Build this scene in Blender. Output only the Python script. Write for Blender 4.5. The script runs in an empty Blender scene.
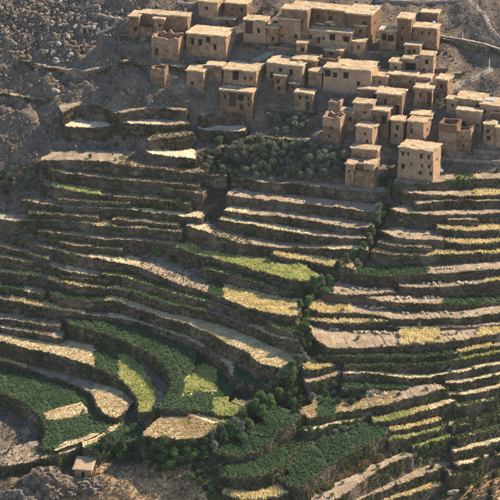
import bpy, bmesh, math, random
import numpy as np
from mathutils import Vector, Matrix, noise
from mathutils.bvhtree import BVHTree
random.seed(7); RNG = np.random.default_rng(7)
# ---------------------------------------------------------------- camera, sky, sun, exposure
D, PITCH, SPAN = 450.0, math.radians(22.0), 100.0      # telephoto from the opposite slope, looking 22 deg down
SUN_EL, SUN_AZ = math.radians(37), math.radians(63)    # sun behind the hill, to the right (azimuth from +Y to +X)
sc = bpy.context.scene; COL = sc.collection
cam = bpy.data.cameras.new('camera'); camo = bpy.data.objects.new('camera', cam); COL.objects.link(camo)
cam.sensor_width = 36; cam.angle = 2 * math.atan(SPAN / 2 / D); cam.clip_start = 1; cam.clip_end = 5000
camo.location = (0, -D * math.cos(PITCH), D * math.sin(PITCH)); camo.rotation_euler = (math.pi / 2 - PITCH, 0, 0)
sc.camera = camo
w = bpy.data.worlds.new('World'); sc.world = w; w.use_nodes = True
nt = w.node_tree; bg = nt.nodes['Background']; sky = nt.nodes.new('ShaderNodeTexSky')
sky.sky_type = 'NISHITA'; sky.sun_disc = False; sky.sun_elevation = SUN_EL; sky.sun_rotation = SUN_AZ
sky.altitude = 1800; sky.air_density = 1.0; sky.dust_density = 0.6; sky.ozone_density = 1.0
nt.links.new(sky.outputs[0], bg.inputs[0]); bg.inputs[1].default_value = 0.13
sl = bpy.data.lights.new('sun', 'SUN'); sl.energy = 5.0; sl.angle = math.radians(.5); sl.color = (1, .85, .63)
so = bpy.data.objects.new('sun', sl); COL.objects.link(so)
SD = Vector((math.cos(SUN_EL) * math.sin(SUN_AZ), math.cos(SUN_EL) * math.cos(SUN_AZ), math.sin(SUN_EL)))
so.rotation_euler = SD.to_track_quat('Z', 'Y').to_euler(); so.location = SD * 300
sc.view_settings.view_transform = 'Standard'; sc.view_settings.look = 'None'
sc.view_settings.exposure = 1.28
HAZE = .000028; sc.view_settings.gamma = 1
# ---------------------------------------------------------------- survey of the hillside
# Every terrace is recorded by its lip (the top edge of its retaining wall) as photo
# coordinates in a 500 px frame.  A pixel is only a direction: the height of each lip is
# solved below from the wall heights between neighbouring terraces and from the fact that a
# terrace runs level; distance then follows from that height.
# (side, tread px or None, points, crops[(u0,u1,kind)], label)
L, R, C, V = 'left', 'right', 'centre', 'village'
LIPS = [
 (L, None, [(57,117),(59,123),(64,126),(76,127.5),(95,127.5),(109,127),(114,125)], [(50,120,'bare')],
   'pale earth threshing floor on a curved stone wall, leftmost of the platforms under the village'),
 (L, None, [(116,121),(125,123),(140,124),(158,125),(176,125),(190,123)], [(118,160,'bare')],
   'long pale platform beside the threshing floor, held by a tall dark wall'),
 (L, None, [(196,129),(200,130.5),(220,131),(238,131.5),(246,131)], [(190,246,'bare')],
   'short pale earth platform directly under the two-tier house'),
 (L, None, [(144,149),(147,153),(165,155.5),(182,158),(196,159)], [(144,196,'bare')],
   'pale walled earth platform left of the grey shrubs, below the threshing floors'),
 (L, None, [(40,160),(60,160),(80,160),(95,160.5),(110,162),(125,165),(155,168.5),(185,172.5),(210,175),(226,176)], [(120,226,'dryedge')],
   'topmost long narrow terrace left of the dark ravine, its wall bare'),
 (L, None, [(47,166),(53,171.5),(70,174),(90,176),(123,180),(140,181),(165,183),(198,187)], [(53,198,'dryedge')],
   'narrow terrace with a thin pale hooked lip at its left end'),
 (L, None, [(162,188.5),(175,189.5),(188,191),(202,194)], [(160,204,'dryedge')],
   'very short terrace near the ravine, fourth step below the grey shrubs'),
 (L, None, [(40,184),(53,187),(70,191),(85,193.5),(100,195),(123,197),(140,198),(165,201),(190,204)], [(53,101,'barley'),(101,190,'dryedge')],
   'narrow terrace with a bright yellow-green barley strip at its left end'),
 (L, None, [(22,200),(40,204),(70,207),(100,208),(125,209.5),(150,212),(180,216),(202,218.5)], [(22,45,'dryedge'),(100,202,'stubble')],
   'narrow terrace with a straw coloured right half, just below the barley strip'),
 (L, None, [(0,219),(10,222),(40,220),(78,222),(86,225),(118,227.5),(140,229),(160,231),(182,233)], [(78,118,'barleydry'),(130,182,'barleydry'),(0,12,'stubble')],
   'narrow dark terrace with two thin yellow grass lips left of the ravine foot'),
 (L, None, [(38,231),(55,234),(72,234),(100,239),(125,240),(150,241),(178,244)], [(38,72,'dryedge'),(140,178,'dryedge')],
   'broken narrow terrace mostly in shade with a short pale lip at left'),
 (L, 10, [(8,237),(20,240),(38,246),(60,251),(75,255),(97,258),(110,261.5),(125,264),(141,267),(155,274),(175,282.5),(195,289),(212,294),(225,299),(250,308.5),(270,313.5),(285,316),(297,316)],
   [(8,90,'dryedge'),(90,140,'stubble'),(140,212,'rubblefield'),(209,226,'green'),(224,297,'gold')],
   'long terrace crossing the left slope, ending in a wide yellow field by the stream trees'),
 (L, None, [(-8,244),(5,248),(20,250.5),(35,255),(48,259)], [(0,48,'dryedge')],
   'short pale lipped terrace at the left edge, highest of the cluster there'),
 (L, None, [(-8,255),(5,257),(15,261),(30,262),(46,263),(68,272),(86,274),(100,277)], [(5,46,'dryedge'),(68,86,'stubble')],
   'narrow terrace at the left edge with a thin curved pale lip'),
 (L, None, [(-8,271),(10,273.5),(20,275),(40,276.5),(50,281),(70,284.5),(88,287),(105,288.5),(125,291),(145,296.5),(165,303.5),(185,308),(207,312),(230,319),(252,327.5),(265,333),(283,339),(302,342.5)],
   [(0,22,'stubble'),(20,40,'barley'),(50,125,'barleydry'),(125,207,'barley'),(250,302,'stubble')],
   'long terrace with a continuous thin yellow-green lip across the left slope'),
 (L, None, [(-8,286),(5,288),(20,290.5),(32,292),(42,295)], [(0,30,'stubble'),(2,24,'green')],
   'short dark terrace at the left edge under the yellow lip'),
 (L, 13, [(45,288),(52,296),(70,300),(90,301.5),(103,301.5),(110,299.5),(125,304),(140,310),(160,317),(185,323),(200,328.5),(213,335),(225,342.5),(240,349),(250,353),(253,361),(262,364.5),(275,367.5),(291,370)],
   [(46,104,'green'),(105,128,'gold'),(128,215,'straw'),(215,291,'straw')],
   'long terrace turning from a green strip into a wide stubble field by the stream'),
 (L, None, [(-8,296),(10,301),(35,305.5),(60,310.5),(86,314.5),(105,317),(127,320),(145,324.5),(160,329.5),(185,338.5),(205,348),(220,358),(228,368),(231,378),(238,382),(252,385),(271,387)],
   [(10,86,'gold'),(110,205,'stubble'),(221,235,'stubble'),(234,271,'green')],
   'long narrow terrace with a golden left lip and a small green plot at its end'),
 (L, None, [(-8,318),(10,320),(25,322),(42,325),(60,326.5)], [(25,60,'dryedge')],
   'short terrace with a thin tan lip left of the long green field'),
 (L, None, [(-8,326),(10,329),(30,332),(50,336.5),(62,338)], [(28,52,'dryedge')],
   'short terrace with a faint tan lip, just above the broad straw band'),
 (L, 17, [(63,319),(68,324),(82,327.5),(100,332),(115,337),(130,343.5),(144,350),(155,356.5),(164,364),(170,372),(173,380),(172,390),(166,399),(153,407)],
   [(63,210,'green')],
   'upper shelf of the great curved terrace, a long dark green field'),
 (L, 50, [(158,408),(170,410.5),(180,410),(190,409.5),(205,411.5),(218,415),(232,418),(244,413),(252,404)],
   [(150,260,'green'),(170,217,'barleyrows',366,393),(213,262,'barley',399,420)],
   'broad flat shelf of green plots with a striped yellow-green square'),
 (L, 15, [(-8,339),(8,343),(20,347),(35,350),(50,353.5),(63,356.5),(75,359.5),(84,363),(92,367),(105,371.5),(116,377),(125,383),(132,390),(137,398),(139,406),(138,413)],
   [(-8,99,'straw'),(95,121,'green'),(119,155,'barley')],
   'long straw terrace curving round into a crescent of yellow-green barley'),
 (L, None, [(-8,360),(10,363.5),(25,368),(45,375),(65,381),(85,389),(95,396),(98,407),(106,417),(118,418)],
   [(-8,26,'barleydry'),(95,123,'straw')],
   'dark sunken terrace ending in a small square straw plot inside the crescent'),
 (L, 26, [(-8,391),(2,394),(15,398),(24,403),(32,409),(41,416),(46,424),(48,432),(46,441),(40,449)],
   [(-8,132,'green'),(30,90,'straw',[(43,413),(58,408),(76,403.5),(84,406),(80,417),(62,419),(46,421)]),(30,130,'straw',[(122,419),(124,424),(99,441.5),(73,451.5),(52,460),(39,459),(68,441),(104,431)])],
   'broad green field above the dark sunken bowl at the left edge'),
 (L, None, [(-8,467),(6,466),(20,465),(38,459),(52,459),(68,452),(82,447),(98,440.5),(112,431),(122,423)],
   [(40,140,'green'),(-8,40,'rubblefield'),(30,130,'straw',[(122,419),(124,424),(99,441.5),(73,451.5),(52,460),(39,459),(68,441),(104,431)])],
   'pale straw strip running along the foot of the green bowl field'),
 (L, 26, [(143,436),(152,437),(160,438),(180,439.5),(205,438.5),(216,433),(228,427),(242,418)],
   [(143,228,'goldcut')],
   'lowest left terrace with a large straw-yellow field above the bottom thicket'),
 # below the olive grove, between the dark ravine and the stream
 (L, None, [(231,175),(240,177),(250,178.5),(262,183),(280,183),(300,183.5),(325,187.5),(350,190),(375,192.5),(389,193)], [(300,389,'furrowx')],
   'topmost terrace directly below the olive grove'),
 (L, None, [(227,196),(240,197),(250,198.5),(285,201.5),(312,205),(340,208),(362,211),(380,212)], [(228,380,'bareedge')],
   'second terrace below the olive grove with stones along its pale lip'),
 (L, None, [(224,210),(240,213),(250,214.5),(280,216),(312,221),(340,226.5),(360,228),(374,228)], [(225,250,'stubble'),(312,374,'bareedge')],
   'third terrace below the olive grove'),
 (L, None, [(219,219),(232,222),(250,224),(262,227),(275,230),(300,233),(315,236),(345,238),(371,239)], [(219,310,'stubble')],
   'fourth terrace below the olive grove with stubble and stones at left'),
 (L, None, [(186,225),(195,228),(205,231.5),(225,238.5),(240,242.5),(255,245.5),(285,247.5),(325,249),(345,249.5),(368,250)], [(187,212,'stubble'),(212,250,'dryedge'),(328,368,'stubble')],
   'fifth terrace below the olive grove with a sandy patch at its left end'),
 (L, 7, [(271,255),(280,257),(290,258.5),(310,261),(322,264),(332,267),(353,269)], [(272,353,'barleydry')],
   'short terrace of yellow barley beside the stream, above the wide yellow-green field'),
 (L, 16, [(175,247),(185,251.5),(200,255.5),(225,262),(250,268.5),(270,274),(290,280.5),(305,282.5),(315,281.5),(323,278)], [(176,323,'barley')],
   'wide tapering yellow-green barley terrace left of the stream'),
 (L, None, [(203,268),(220,272.5),(245,279),(258,283),(270,287.5),(282,291.5),(295,294.5),(313,295)], [(203,313,'grassy')],
   'dark grassy terrace just below the wide yellow-green barley'),
 (L, 9, [(266,321),(272,326),(280,330),(290,334),(300,336.5),(308,337)], [(268,308,'green')],
   'tiny dark green plot right above the stubble field by the stream'),
 # right of the stream
 (R, None, [(393,183.5),(410,184.5),(428,183.5),(450,180),(475,179),(508,179)], [(455,475,'grassy')],
   'village foot terrace with a bare brown wall right of the large front house'),
 (R, None, [(398,189),(402,193),(425,194.5),(450,195.5),(475,196),(508,194)], [(400,474,'furrowx'),(474,508,'gold')],
   'topmost field terrace right of the stream, striped pale soil with yellow stubble at right'),
 (R, None, [(416,204),(430,203),(447,200.5),(475,200.5),(508,201)], [],
   'low bare wall step between the two topmost fields at right'),
 (R, None, [(390,209),(394,212.5),(410,214),(440,215),(475,214),(508,212.5)], [(390,508,'bareedge')],
   'pale sandy terrace right of the stream, second field from the top'),
 (R, None, [(448,220),(462,219.5),(478,220)], [],
   'very short low wall step under the second field at right'),
 (R, None, [(436,228.5),(455,231),(480,231),(508,230)], [(437,508,'barleydry')],
   'yellow edged terrace at the right border, upper of two'),
 (R, None, [(381,230),(384,234),(391,237),(410,239),(430,240),(444,241)], [(381,444,'bareedge')],
   'sandy terrace with rounded left end beside the stream'),
 (R, None, [(441,241),(455,244),(470,245),(488,243.5),(508,240)], [(441,508,'barleydry')],
   'yellow edged terrace at the right border, lower of two'),
 (R, None, [(377,242.5),(385,244.5),(400,246),(420,247.5),(432,248)], [(380,432,'dryedge')],
   'thin lipped short terrace under the rounded sandy one'),
 (R, None, [(371,251.5),(385,254),(400,255.5),(428,256),(440,254.5),(470,254),(508,253)], [(371,425,'dryedge'),(428,508,'barleydry')],
   'dark walled terrace just above the dark green plot right of the stream'),
 (R, 9, [(350,271),(360,274),(375,276.5),(400,275.5),(425,274),(455,273),(480,270),(508,268)], [(356,428,'green'),(428,508,'furrowx')],
   'terrace with a dark green plot by the stream and pale soil with sheaves at right'),
 (R, None, [(399,285.5),(412,287.5),(430,288),(465,285),(485,282.5),(508,280)], [(399,485,'furrowx'),(485,508,'gold')],
   'thin sandy strip with sheaves under the upper dark green plot'),
 (R, None, [(319,289),(326,293),(335,295),(360,295),(379,294),(396,292)], [(319,340,'green'),(333,396,'furrow')],
   'short brown plot by the stream with a row of white sheaves'),
 (R, 8, [(366,297),(380,301),(400,303),(420,303.5),(443,304),(475,305),(508,302)], [(366,444,'furrow'),(443,508,'green')],
   'terrace with a brown furrowed left half and a dark green right half'),
 (R, 8, [(305,306),(312,311),(325,313),(352,313.5),(378,315),(392,319.5),(430,319),(465,317.5),(488,315),(508,311)], [(305,352,'gold'),(352,390,'furrow'),(388,508,'furrow')],
   'long terrace with yellow barley at the stream and divided sandy plots at right'),
 (R, None, [(304,318),(312,321.5),(330,323),(360,323),(388,322.5)], [(304,388,'barleydry')],
   'thin terrace with a yellow grass edge above the large ploughed field'),
 (R, None, [(388,327),(415,328),(450,327.5),(480,326.5),(508,324)], [(420,478,'dryedge')],
   'thin dark terrace above the square of ripe golden barley'),
 (R, 19, [(308,327),(311,334),(317,341),(326,348),(345,348.5),(360,348),(400,346),(420,344.5),(440,343),(460,340.5),(480,337),(508,331)], [(308,400,'furrow'),(400,440,'goldtall'),(440,480,'furrow'),(477,508,'gold')],
   'large ploughed field with rows of sheaves and a square of golden barley'),
 (R, None, [(318,357.5),(345,356.5),(372,357),(400,357.5),(425,357),(450,355),(468,350.5),(485,348),(508,344)], [(318,455,'green'),(458,490,'barleydry')],
   'green hedged terrace directly below the large ploughed field'),
 (R, None, [(302,369),(307,371.5),(320,369),(334,364.5)], [(302,334,'gold')],
   'small golden plot beside the stream trees, below the ploughed field'),
 (R, None, [(345,366),(380,365.5),(405,365),(430,364.5),(457,361.5),(475,357.5),(508,351)], [(345,455,'green'),(455,508,'barley')],
   'green terrace with a yellow-green right end, second below the ploughed field'),
 (R, None, [(307,383),(315,382),(326,379),(336,375),(346,372)], [(307,346,'furrow')],
   'small straw striped plot below the golden plot by the stream'),
 (R, None, [(343,373.5),(375,374),(395,376.5),(410,378.5),(433,378),(439,375.5),(460,372),(480,368),(508,362)], [(345,508,'stubble')],
   'brown stubble terrace that curves forward at its middle'),
 (R, None, [(343,389),(356,388),(372,387.5),(390,388),(408,388)], [(343,409,'green')],
   'short terrace filled with a dark green hedge like crop'),
 (R, None, [(446,383.5),(458,383),(470,381.5),(485,378.5),(508,373)], [(446,508,'stubble')],
   'stone walled stubble terrace at the right border, below the brown curve'),
 (R, 12, [(296,410),(302,415),(310,419),(320,417),(329,415),(342,412),(356,410),(370,407.5),(384,405),(397,402),(414,397),(430,393),(447,388)], [(296,327,'goldcut'),(327,398,'goldcut'),(398,447,'furrow'),(317,336,'green')],
   'long straw heaped terrace rising to the right below the hedge crop'),
 (R, None, [(447,396),(460,394.5),(475,393.5),(490,390),(508,385)], [(447,508,'stubble')],
   'dry terrace at the right border beside the end of the straw heaps'),
 (R, None, [(454,407),(465,405.5),(475,404),(485,401.5),(497,399)], [(454,497,'grassy')],
   'short grassy terrace with dark face at the right, above two green hedge rows'),
 (R, None, [(304,431),(318,428.5),(332,426),(350,421.5),(367,418)], [(304,367,'stubble'),(340,367,'grassy')],
   'narrow mixed terrace under the straw heaps, above the green patchwork'),
 (R, 7, [(373,423),(380,423),(388,421.5),(400,419),(412,415.5),(422,412),(432,408.5),(444,405),(456,401)], [(373,418,'barley'),(412,430,'gold'),(430,456,'stubble')],
   'terrace of bright yellow-green grass and gold rising to a stone wall corner'),
 (R, None, [(389,432),(402,430),(415,427),(428,424),(441,420)], [(389,441,'barleydry')],
   'short yellow edged terrace, first below the stone wall corner'),
 (R, None, [(389,442),(402,439.5),(415,436.5),(428,433),(441,428.5)], [(389,441,'barley')],
   'short bright green lipped terrace, second below the stone wall corner'),
 (R, None, [(453,428),(465,424.5),(477,421.5),(490,418.5),(508,414)], [(453,508,'grassbright')],
   'green hedge row terrace at the right border, upper of two'),
 (R, None, [(458,439),(468,436.5),(478,434),(490,430),(502,427)], [(458,502,'grassbright')],
   'green hedge row terrace at the right border, lower of two'),
 (R, None, [(413,449),(422,446.5),(432,443),(442,440),(452,437)], [(413,452,'barley')],
   'short weedy terrace third below the stone wall corner'),
 (R, 6, [(318,506),(334,501.5),(343,495),(354,487.5),(366,478.5),(378,470.5),(391,463.5),(402,458),(413,455)], [(318,413,'furrow')],
   'ladder striped straw terrace rising right from the bottom edge, upper of two'),
 (R, 5, [(345,507),(362,499.5),(375,494),(388,489),(402,484),(416,478.5),(434,471),(452,464)], [(345,452,'furrow')],
   'ladder striped straw terrace rising right from the bottom edge, lower of two'),
 (R, None, [(375,507),(392,499.5),(405,496.5),(416,493),(429,489),(442,484)], [(375,442,'barleydry')],
   'yellow grass terrace in the lower right, under the ladder striped ones'),
 (R, None, [(453,477),(463,474),(473,470),(483,466)], [(453,483,'grassbright')],
   'short weedy terrace beside the pale boulder at lower right'),
 (R, None, [(455,453),(468,449.5),(480,447),(494,442.5),(508,438)], [(455,508,'stubble')],
   'brown rubble terrace at the right border under the hedge rows'),
 (R, None, [(458,466),(472,462),(485,459),(508,453)], [(458,508,'stubble')],
   'lowest brown rubble terrace at the right border'),
 # patchwork on the near side of the stream
 (C, 17, [(246,431),(252,434.5),(261,436.5),(270,437),(279,432),(288,426.5),(297,420.5),(305,415)], [(246,306,'green')],
   'topmost green plot of the patchwork beside the stream trees'),
 (C, 16, [(213,451),(220,455),(232,457.5),(243,457.5),(252,455.5),(260,449.5),(268,443),(277,436)], [(213,278,'green')],
   'second green plot of the patchwork, widest near the stream trees'),
 (C, 17, [(215,474),(224,478),(236,480),(249,478.5),(262,476),(272,472.5),(281,468),(288,460),(294,452),(302,442),(311,432)], [(215,311,'green')],
   'third green terrace of the patchwork, bending up along a dry grass bank'),
 (C, 26, [(280,478),(284,484),(291,488.5),(302,487),(313,478),(325,469.5),(335,462.5),(345,456.5),(358,449.5),(370,444),(381,437),(391,430)], [(280,391,'green')],
   'largest green field of the patchwork, divided into plots by dark lines'),
 (C, None, [(222,494),(231,499),(242,501),(256,500.5),(270,499),(282,496),(293,491)], [(222,293,'goldtall')],
   'curved golden strip at the bottom edge below the patchwork'),
 (L, 30, [(97,452),(103,449.5),(110,446),(122,443),(135,440),(146,438)], [(60,170,'green'),(30,130,'straw',[(122,419),(124,424),(99,441.5),(73,451.5),(52,460),(39,459),(68,441),(104,431)])],
   'dark green field corner between the straw strip and the straw-yellow field'),
 (L, None, [(63,113.5),(69,109),(78,105),(92,104),(106,106.5),(117,114)], [],
   'concave dark earth bank behind the leftmost threshing floor'),
 (L, None, [(148,140.5),(165,138.5),(178,136.5),(195,134)], [(148,195,'dryedge')],
   'bank with a thin pale edge behind the lower walled platform'),
 (L, None, [(203,117),(214,112.5),(230,112),(244,114)], [],
   'dark bank between the two-tier house and the short pale platform'),
 (L, None, [(121,114),(138,109),(160,108),(186,111)], [],
   'dark bank behind the long pale platform'),
 (L, None, [(58,199),(80,201),(105,202.5),(130,204)], [(58,130,'dryedge')], 'short ledge below the yellow-green barley strip, thin pale lip'),
 (L, None, [(28,213.5),(55,214.5),(80,216),(98,218)], [(28,98,'dryedge')], 'short shady ledge two steps below the barley strip'),
 (L, None, [(112,220),(135,221),(158,223.5),(178,226)], [(112,178,'dryedge')], 'short shady ledge left of the ravine foot'),
 (L, None, [(60,242.5),(80,246),(100,248.5),(122,250)], [(60,122,'dryedge')], 'short ledge above the sandy stubble in the left middle'),
 (L, None, [(100,274),(128,278),(158,288),(188,297),(215,303),(240,312)], [(100,240,'grassy')], 'dark grassy ledge under the slanting rubble field'),
 (L, None, [(60,276),(85,279),(110,281)], [(60,110,'dryedge')], 'very short ledge above the continuous thin yellow-green lip'),
 (V, None, [(238,43),(255,43.5),(276,46)], [], 'earth bank between the porch house and the thick walled block'),
 (V, None, [(196,62),(215,63.5),(240,66),(256,64)], [(196,256,'dryedge')], 'earth bank behind the two-tier house'),
 (V, None, [(372,50),(392,51),(412,50.5),(440,50)], [(372,440,'dryedge')], 'earth bank below the upper right houses'),
 (V, None, [(392,143),(405,147.5),(436,151),(472,153)], [], 'earth bank behind the large front house'),
 (V, None, [(438,38),(455,40.5),(470,43),(485,46.5),(508,53)], [(438,508,'dryedge')], 'tall bare earth bank under the long pale line, upper right'),
 (V, None, [(118,36),(150,37),(186,37)], [], 'low bank between the courtyard house and the ruined walls'),
 (V, None, [(120,61),(150,63),(186,67)], [], 'low bank below the ruined walls left of the village'),
 (V, None, [(246,138),(262,136.5),(300,141),(322,144)], [(246,322,'dryedge')], 'bank dividing the upper olive clump from the grove'),
 (V, None, [(266,110),(285,111),(316,113)], [], 'bank below the small boxy houses above the olive trees'),
 (V, None, [(20,60),(50,68),(85,72),(118,66)], [], 'faint bank crossing the bare slope under the rock field'),
 (V, None, [(-8,92),(20,96),(52,100)], [], 'faint bank at the left edge of the bare slope'),
 (V, None, [(446,76),(456,73.5),(470,70)], [], 'rubble bank beside the village track'),
]
NEWG = len(LIPS) - 23
# lips that meet: lip, photo point, lip, photo point, height difference in metres
# visible depth of a tread in photo px where it changes along the terrace: [(u, px), ...]
TREAD = {11: [(90, 3.2), (105, 7), (150, 8), (205, 9), (230, 17), (290, 21)], 16: [(45, 6), (130, 5), (200, 9), (225, 17), (290, 20)], 20: [(65, 6), (100, 11), (130, 15), (160, 22)], 22: [(0, 7), (90, 10), (125, 16)],
         23: [(85, 2.5), (98, 14)], 33: [(178, 3), (220, 8), (260, 13), (300, 19)], 53: [(310, 14), (330, 18), (480, 13), (508, 9)], 14: [(0, 3), (200, 3.5), (255, 5)]}
TIES = [(20, (153,407), 21, (158,408), 0), (20, (172,385), 22, (138,413), 3.0), (20, (63,319), 20, (170,372), 1.2), (21, (190,409), 26, (190,439), 1.5),
        (24, (40,449), 25, (40,459), .5), (24, (0,393), 25, (122,423), .5), (25, (0,466), 25, (122,423), -1.2), (25, (112,431), NEWG, (110,446), .4), (22, (138,413), NEWG, (120,443), 2.0), (23, (106,417), 24, (47,432), 1.2), (26, (143,436), NEWG, (143,438), 3.0), (NEWG, (97,452), NEWG, (146,438), 0), (26, (143,436), 26, (242,418), 0)]
def kmax(i, u, v):                                         # how far back a tread may run before a neighbour takes over
    if i == 20: return float(np.interp(u, [120, 150, 165, 175], [14, 11, 6, 3])) if v < 375 else 2.4
    if i == 21: return float(np.interp(u, [158, 172, 180, 222, 235, 250], [3, 12, 28, 26, 9, 3]))
    if i == 24: return float(np.interp(v, [420, 432, 441, 449], [15, 11, 6, 2]))
    if i == 26: return float(np.interp(u, [143, 152, 165], [5, 10, 15]))
    if i == NEWG: return float(np.interp(u, [97, 104, 115], [3, 5, 13]))
    if i > NEWG: return 2.6 if LIPS[i][0] != L else 4.0
    t = LIPS[i][1]
    if i in TREAD: return min(27, 3.5 + 1.3 * float(np.interp(u, *zip(*TREAD[i]))) * .2 / .375)
    return 7.0 if t is None else min(27, 3 + 1.25 * t * .2 / .375)
RISE = {21: .03}                                           # treads that slope up towards the back
# ---------------------------------------------------------------- camera model and height solve
TH = SPAN / 2 / D
CP, SP = math.cos(PITCH), math.sin(PITCH)
CAM = np.array([0, -D * CP, D * SP])
def rays(u, v):
    a = (np.asarray(u, float) - 250) / 250 * TH
    b = (250 - np.asarray(v, float)) / 250 * TH
    return np.stack([a, CP + b * SP, -SP + b * CP], -1)
def at_z(u, v, z):
    d = rays(u, v); t = (np.asarray(z, float) - CAM[2]) / d[..., 2]
    return CAM + d * t[..., None]
PXZ = SPAN / 500 / CP                 # metres of height per pixel of a vertical wall
def resample(pts, step):
    p = np.array(pts, float); s = np.r_[0, np.cumsum(np.hypot(*np.diff(p, axis=0).T))]
    n = max(2, int(round(s[-1] / step)) + 1); q = np.linspace(0, s[-1], n)
    return np.stack([np.interp(q, s, p[:, 0]), np.interp(q, s, p[:, 1])], 1)
def smooth_line(p, it=2):
    p = p.copy()
    for _ in range(it): p[1:-1] = .5 * p[1:-1] + .25 * (p[:-2] + p[2:])
    return p
# level guide lines over the village, the rock slope and beyond the frame: slope only, no terrace
GUIDES = [[(u0, v), (u0 + 90, v)] for v in (-60, -20, 15, 45, 75, 105) for u0 in (-150, -60, 30, 120, 210, 300, 390, 480, 570)]
GUIDES += [[(u0, v), (u0 + 70, v)] for v in (135,160,) for u0 in (-150, -70)] + [[(235,140),(300,140),(380,150)],[(400,135),(460,140),(510,140)],[(235,160),(340,163)]]
GUIDES += [[(u0, v), (u0 + 60, v)] for v in (180, 220, 260, 300, 340, 380, 420, 460, 500, 540, 580) for u0 in (-160, -90)]
GUIDES += [[(u0, v), (u0 + 60, v)] for v in (150, 180, 220, 260, 300, 340, 380, 420, 460, 500, 540, 580) for u0 in (520, 590)]
GUIDES += [[(u0, v), (u0 + 70, v)] for v in (520, 550, 580) for u0 in (-20, 60, 140, 220, 300, 380, 450)]
GUIDES += [[(10, 485), (70, 478)], [(90, 480), (200, 480)], [(425,500),(500,485)]]
def solve_heights():
    lines = [smooth_line(resample(l[2], 8), 1) for l in LIPS] + [resample(g, 30) for g in GUIDES]
    nl = len(LIPS)
    off = np.cumsum([0] + [len(p) for p in lines]); n = off[-1]
    M = 1e-6 * np.eye(n); rhs = np.zeros(n)
    def eq(idx, co, b, w):
        w = w * w
        for a, ca in zip(idx, co):
            rhs[a] += ca * b * w
            for c, cc in zip(idx, co): M[a, c] += ca * cc * w
    segs = [(j, m, q[m, 0], q[m, 1], q[m + 1, 0], q[m + 1, 1]) for j, q in enumerate(lines) for m in range(len(q) - 1)]
    sa = np.array(segs)
    for i, p in enumerate(lines):
        o = off[i]
        for k in range(len(p) - 1):
            tilt = .27 * (p[k + 1, 0] - p[k, 0]) * SPAN / 500 if i >= nl and p[k, 0] < 150 and p[k, 1] < 130 else 0   # the rock slope falls away to the left
            eq([o + k, o + k + 1], [-1, 1], tilt, 2.2 if i < nl else .7)
        for k in range(len(p)):
            d = p[min(k + 1, len(p) - 1)] - p[max(k - 1, 0)]
            if i < nl and abs(d[1]) > .9 * abs(d[0]): continue
            u, v = p[k]; best = None
            ok = (sa[:, 0] != i) & (np.minimum(sa[:, 2], sa[:, 4]) <= u) & (np.maximum(sa[:, 2], sa[:, 4]) >= u) & (sa[:, 2] != sa[:, 4])
            c_ = sa[ok]; f_ = (u - c_[:, 2]) / (c_[:, 4] - c_[:, 2]); vv_ = c_[:, 3] + f_ * (c_[:, 5] - c_[:, 3])
            vv_ = np.where(vv_ < v - 1.2, vv_, -1e9)
            if len(vv_) and vv_.max() > -1e8:
                h = int(np.argmax(vv_)); best = (vv_[h], int(c_[h, 0]), int(c_[h, 1]), f_[h])
            if best is None or v - best[0] > 90: continue
            vv, j, m, f = best; g = v - vv
            if i >= nl: rise = (.45 if v > 450 else .74 if u < 210 else .65) * g
            else:
                t = LIPS[i][1] if LIPS[i][0] != V else .45 * g
                t = min(float(np.interp(u, *zip(*TREAD[i]))), .85 * g) if i in TREAD else (.29 if i < 27 else .40) * g if t is None else min(t, .8 * g)
                rise = g - t if j < nl else (.62 * g)
                rise = min(rise, 17) if j < nl else rise
            eq([o + k, off[j] + m, off[j] + m + 1], [-1, 1 - f, f], rise * PXZ, 1 if g < 30 else .4)
    for (i1, p1, i2, p2, dz) in TIES:
        a, b = (off[i_] + int(np.argmin(np.hypot(*(lines[i_] - np.array(p_)).T))) for i_, p_ in ((i1, p1), (i2, p2)))
        eq([a, b], [1, -1], dz, 4)
    k0 = int(np.argmin([abs(p - np.array([290, 248])).sum(1).min() for p in lines]))
    eq([off[k0] + len(lines[k0]) // 2], [1], 0, 3)
    z = np.linalg.solve(M, rhs)
    return [(p, z[off[i]:off[i + 1]]) for i, p in enumerate(lines)], nl
GS = 14; GU = np.arange(-210, 711, GS); GV = np.arange(-110, 631, GS)
def fit_grid(pts, vals, w, sm, slope=None):
    nu, nv = len(GU), len(GV); n = nu * nv
    M = np.zeros((n, n)); b = np.zeros(n)
    fu = np.clip((pts[:, 0] - GU[0]) / GS, 0, nu - 1.001); fv = np.clip((pts[:, 1] - GV[0]) / GS, 0, nv - 1.001)
    iu, iv = fu.astype(int), fv.astype(int); fu -= iu; fv -= iv
    ids = np.stack([iv * nu + iu, iv * nu + iu + 1, (iv + 1) * nu + iu, (iv + 1) * nu + iu + 1], 1)
    ws = np.stack([(1 - fu) * (1 - fv), fu * (1 - fv), (1 - fu) * fv, fu * fv], 1)
    for a in range(4):
        np.add.at(b, ids[:, a], ws[:, a] * vals * w)
        for c in range(4): np.add.at(M, (ids[:, a], ids[:, c]), ws[:, a] * ws[:, c] * w)
    G = np.arange(n).reshape(nv, nu)
    for tri in (np.stack([G[:, :-2], G[:, 1:-1], G[:, 2:]], -1).reshape(-1, 3), np.stack([G[:-2], G[1:-1], G[2:]], -1).reshape(-1, 3)):
        co = [1, -2, 1]
        for a in range(3):
            for c in range(3): np.add.at(M, (tri[:, a], tri[:, c]), sm * co[a] * co[c])
    return np.linalg.solve(M + 1e-7 * np.eye(n), b).reshape(nv, nu)
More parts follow.
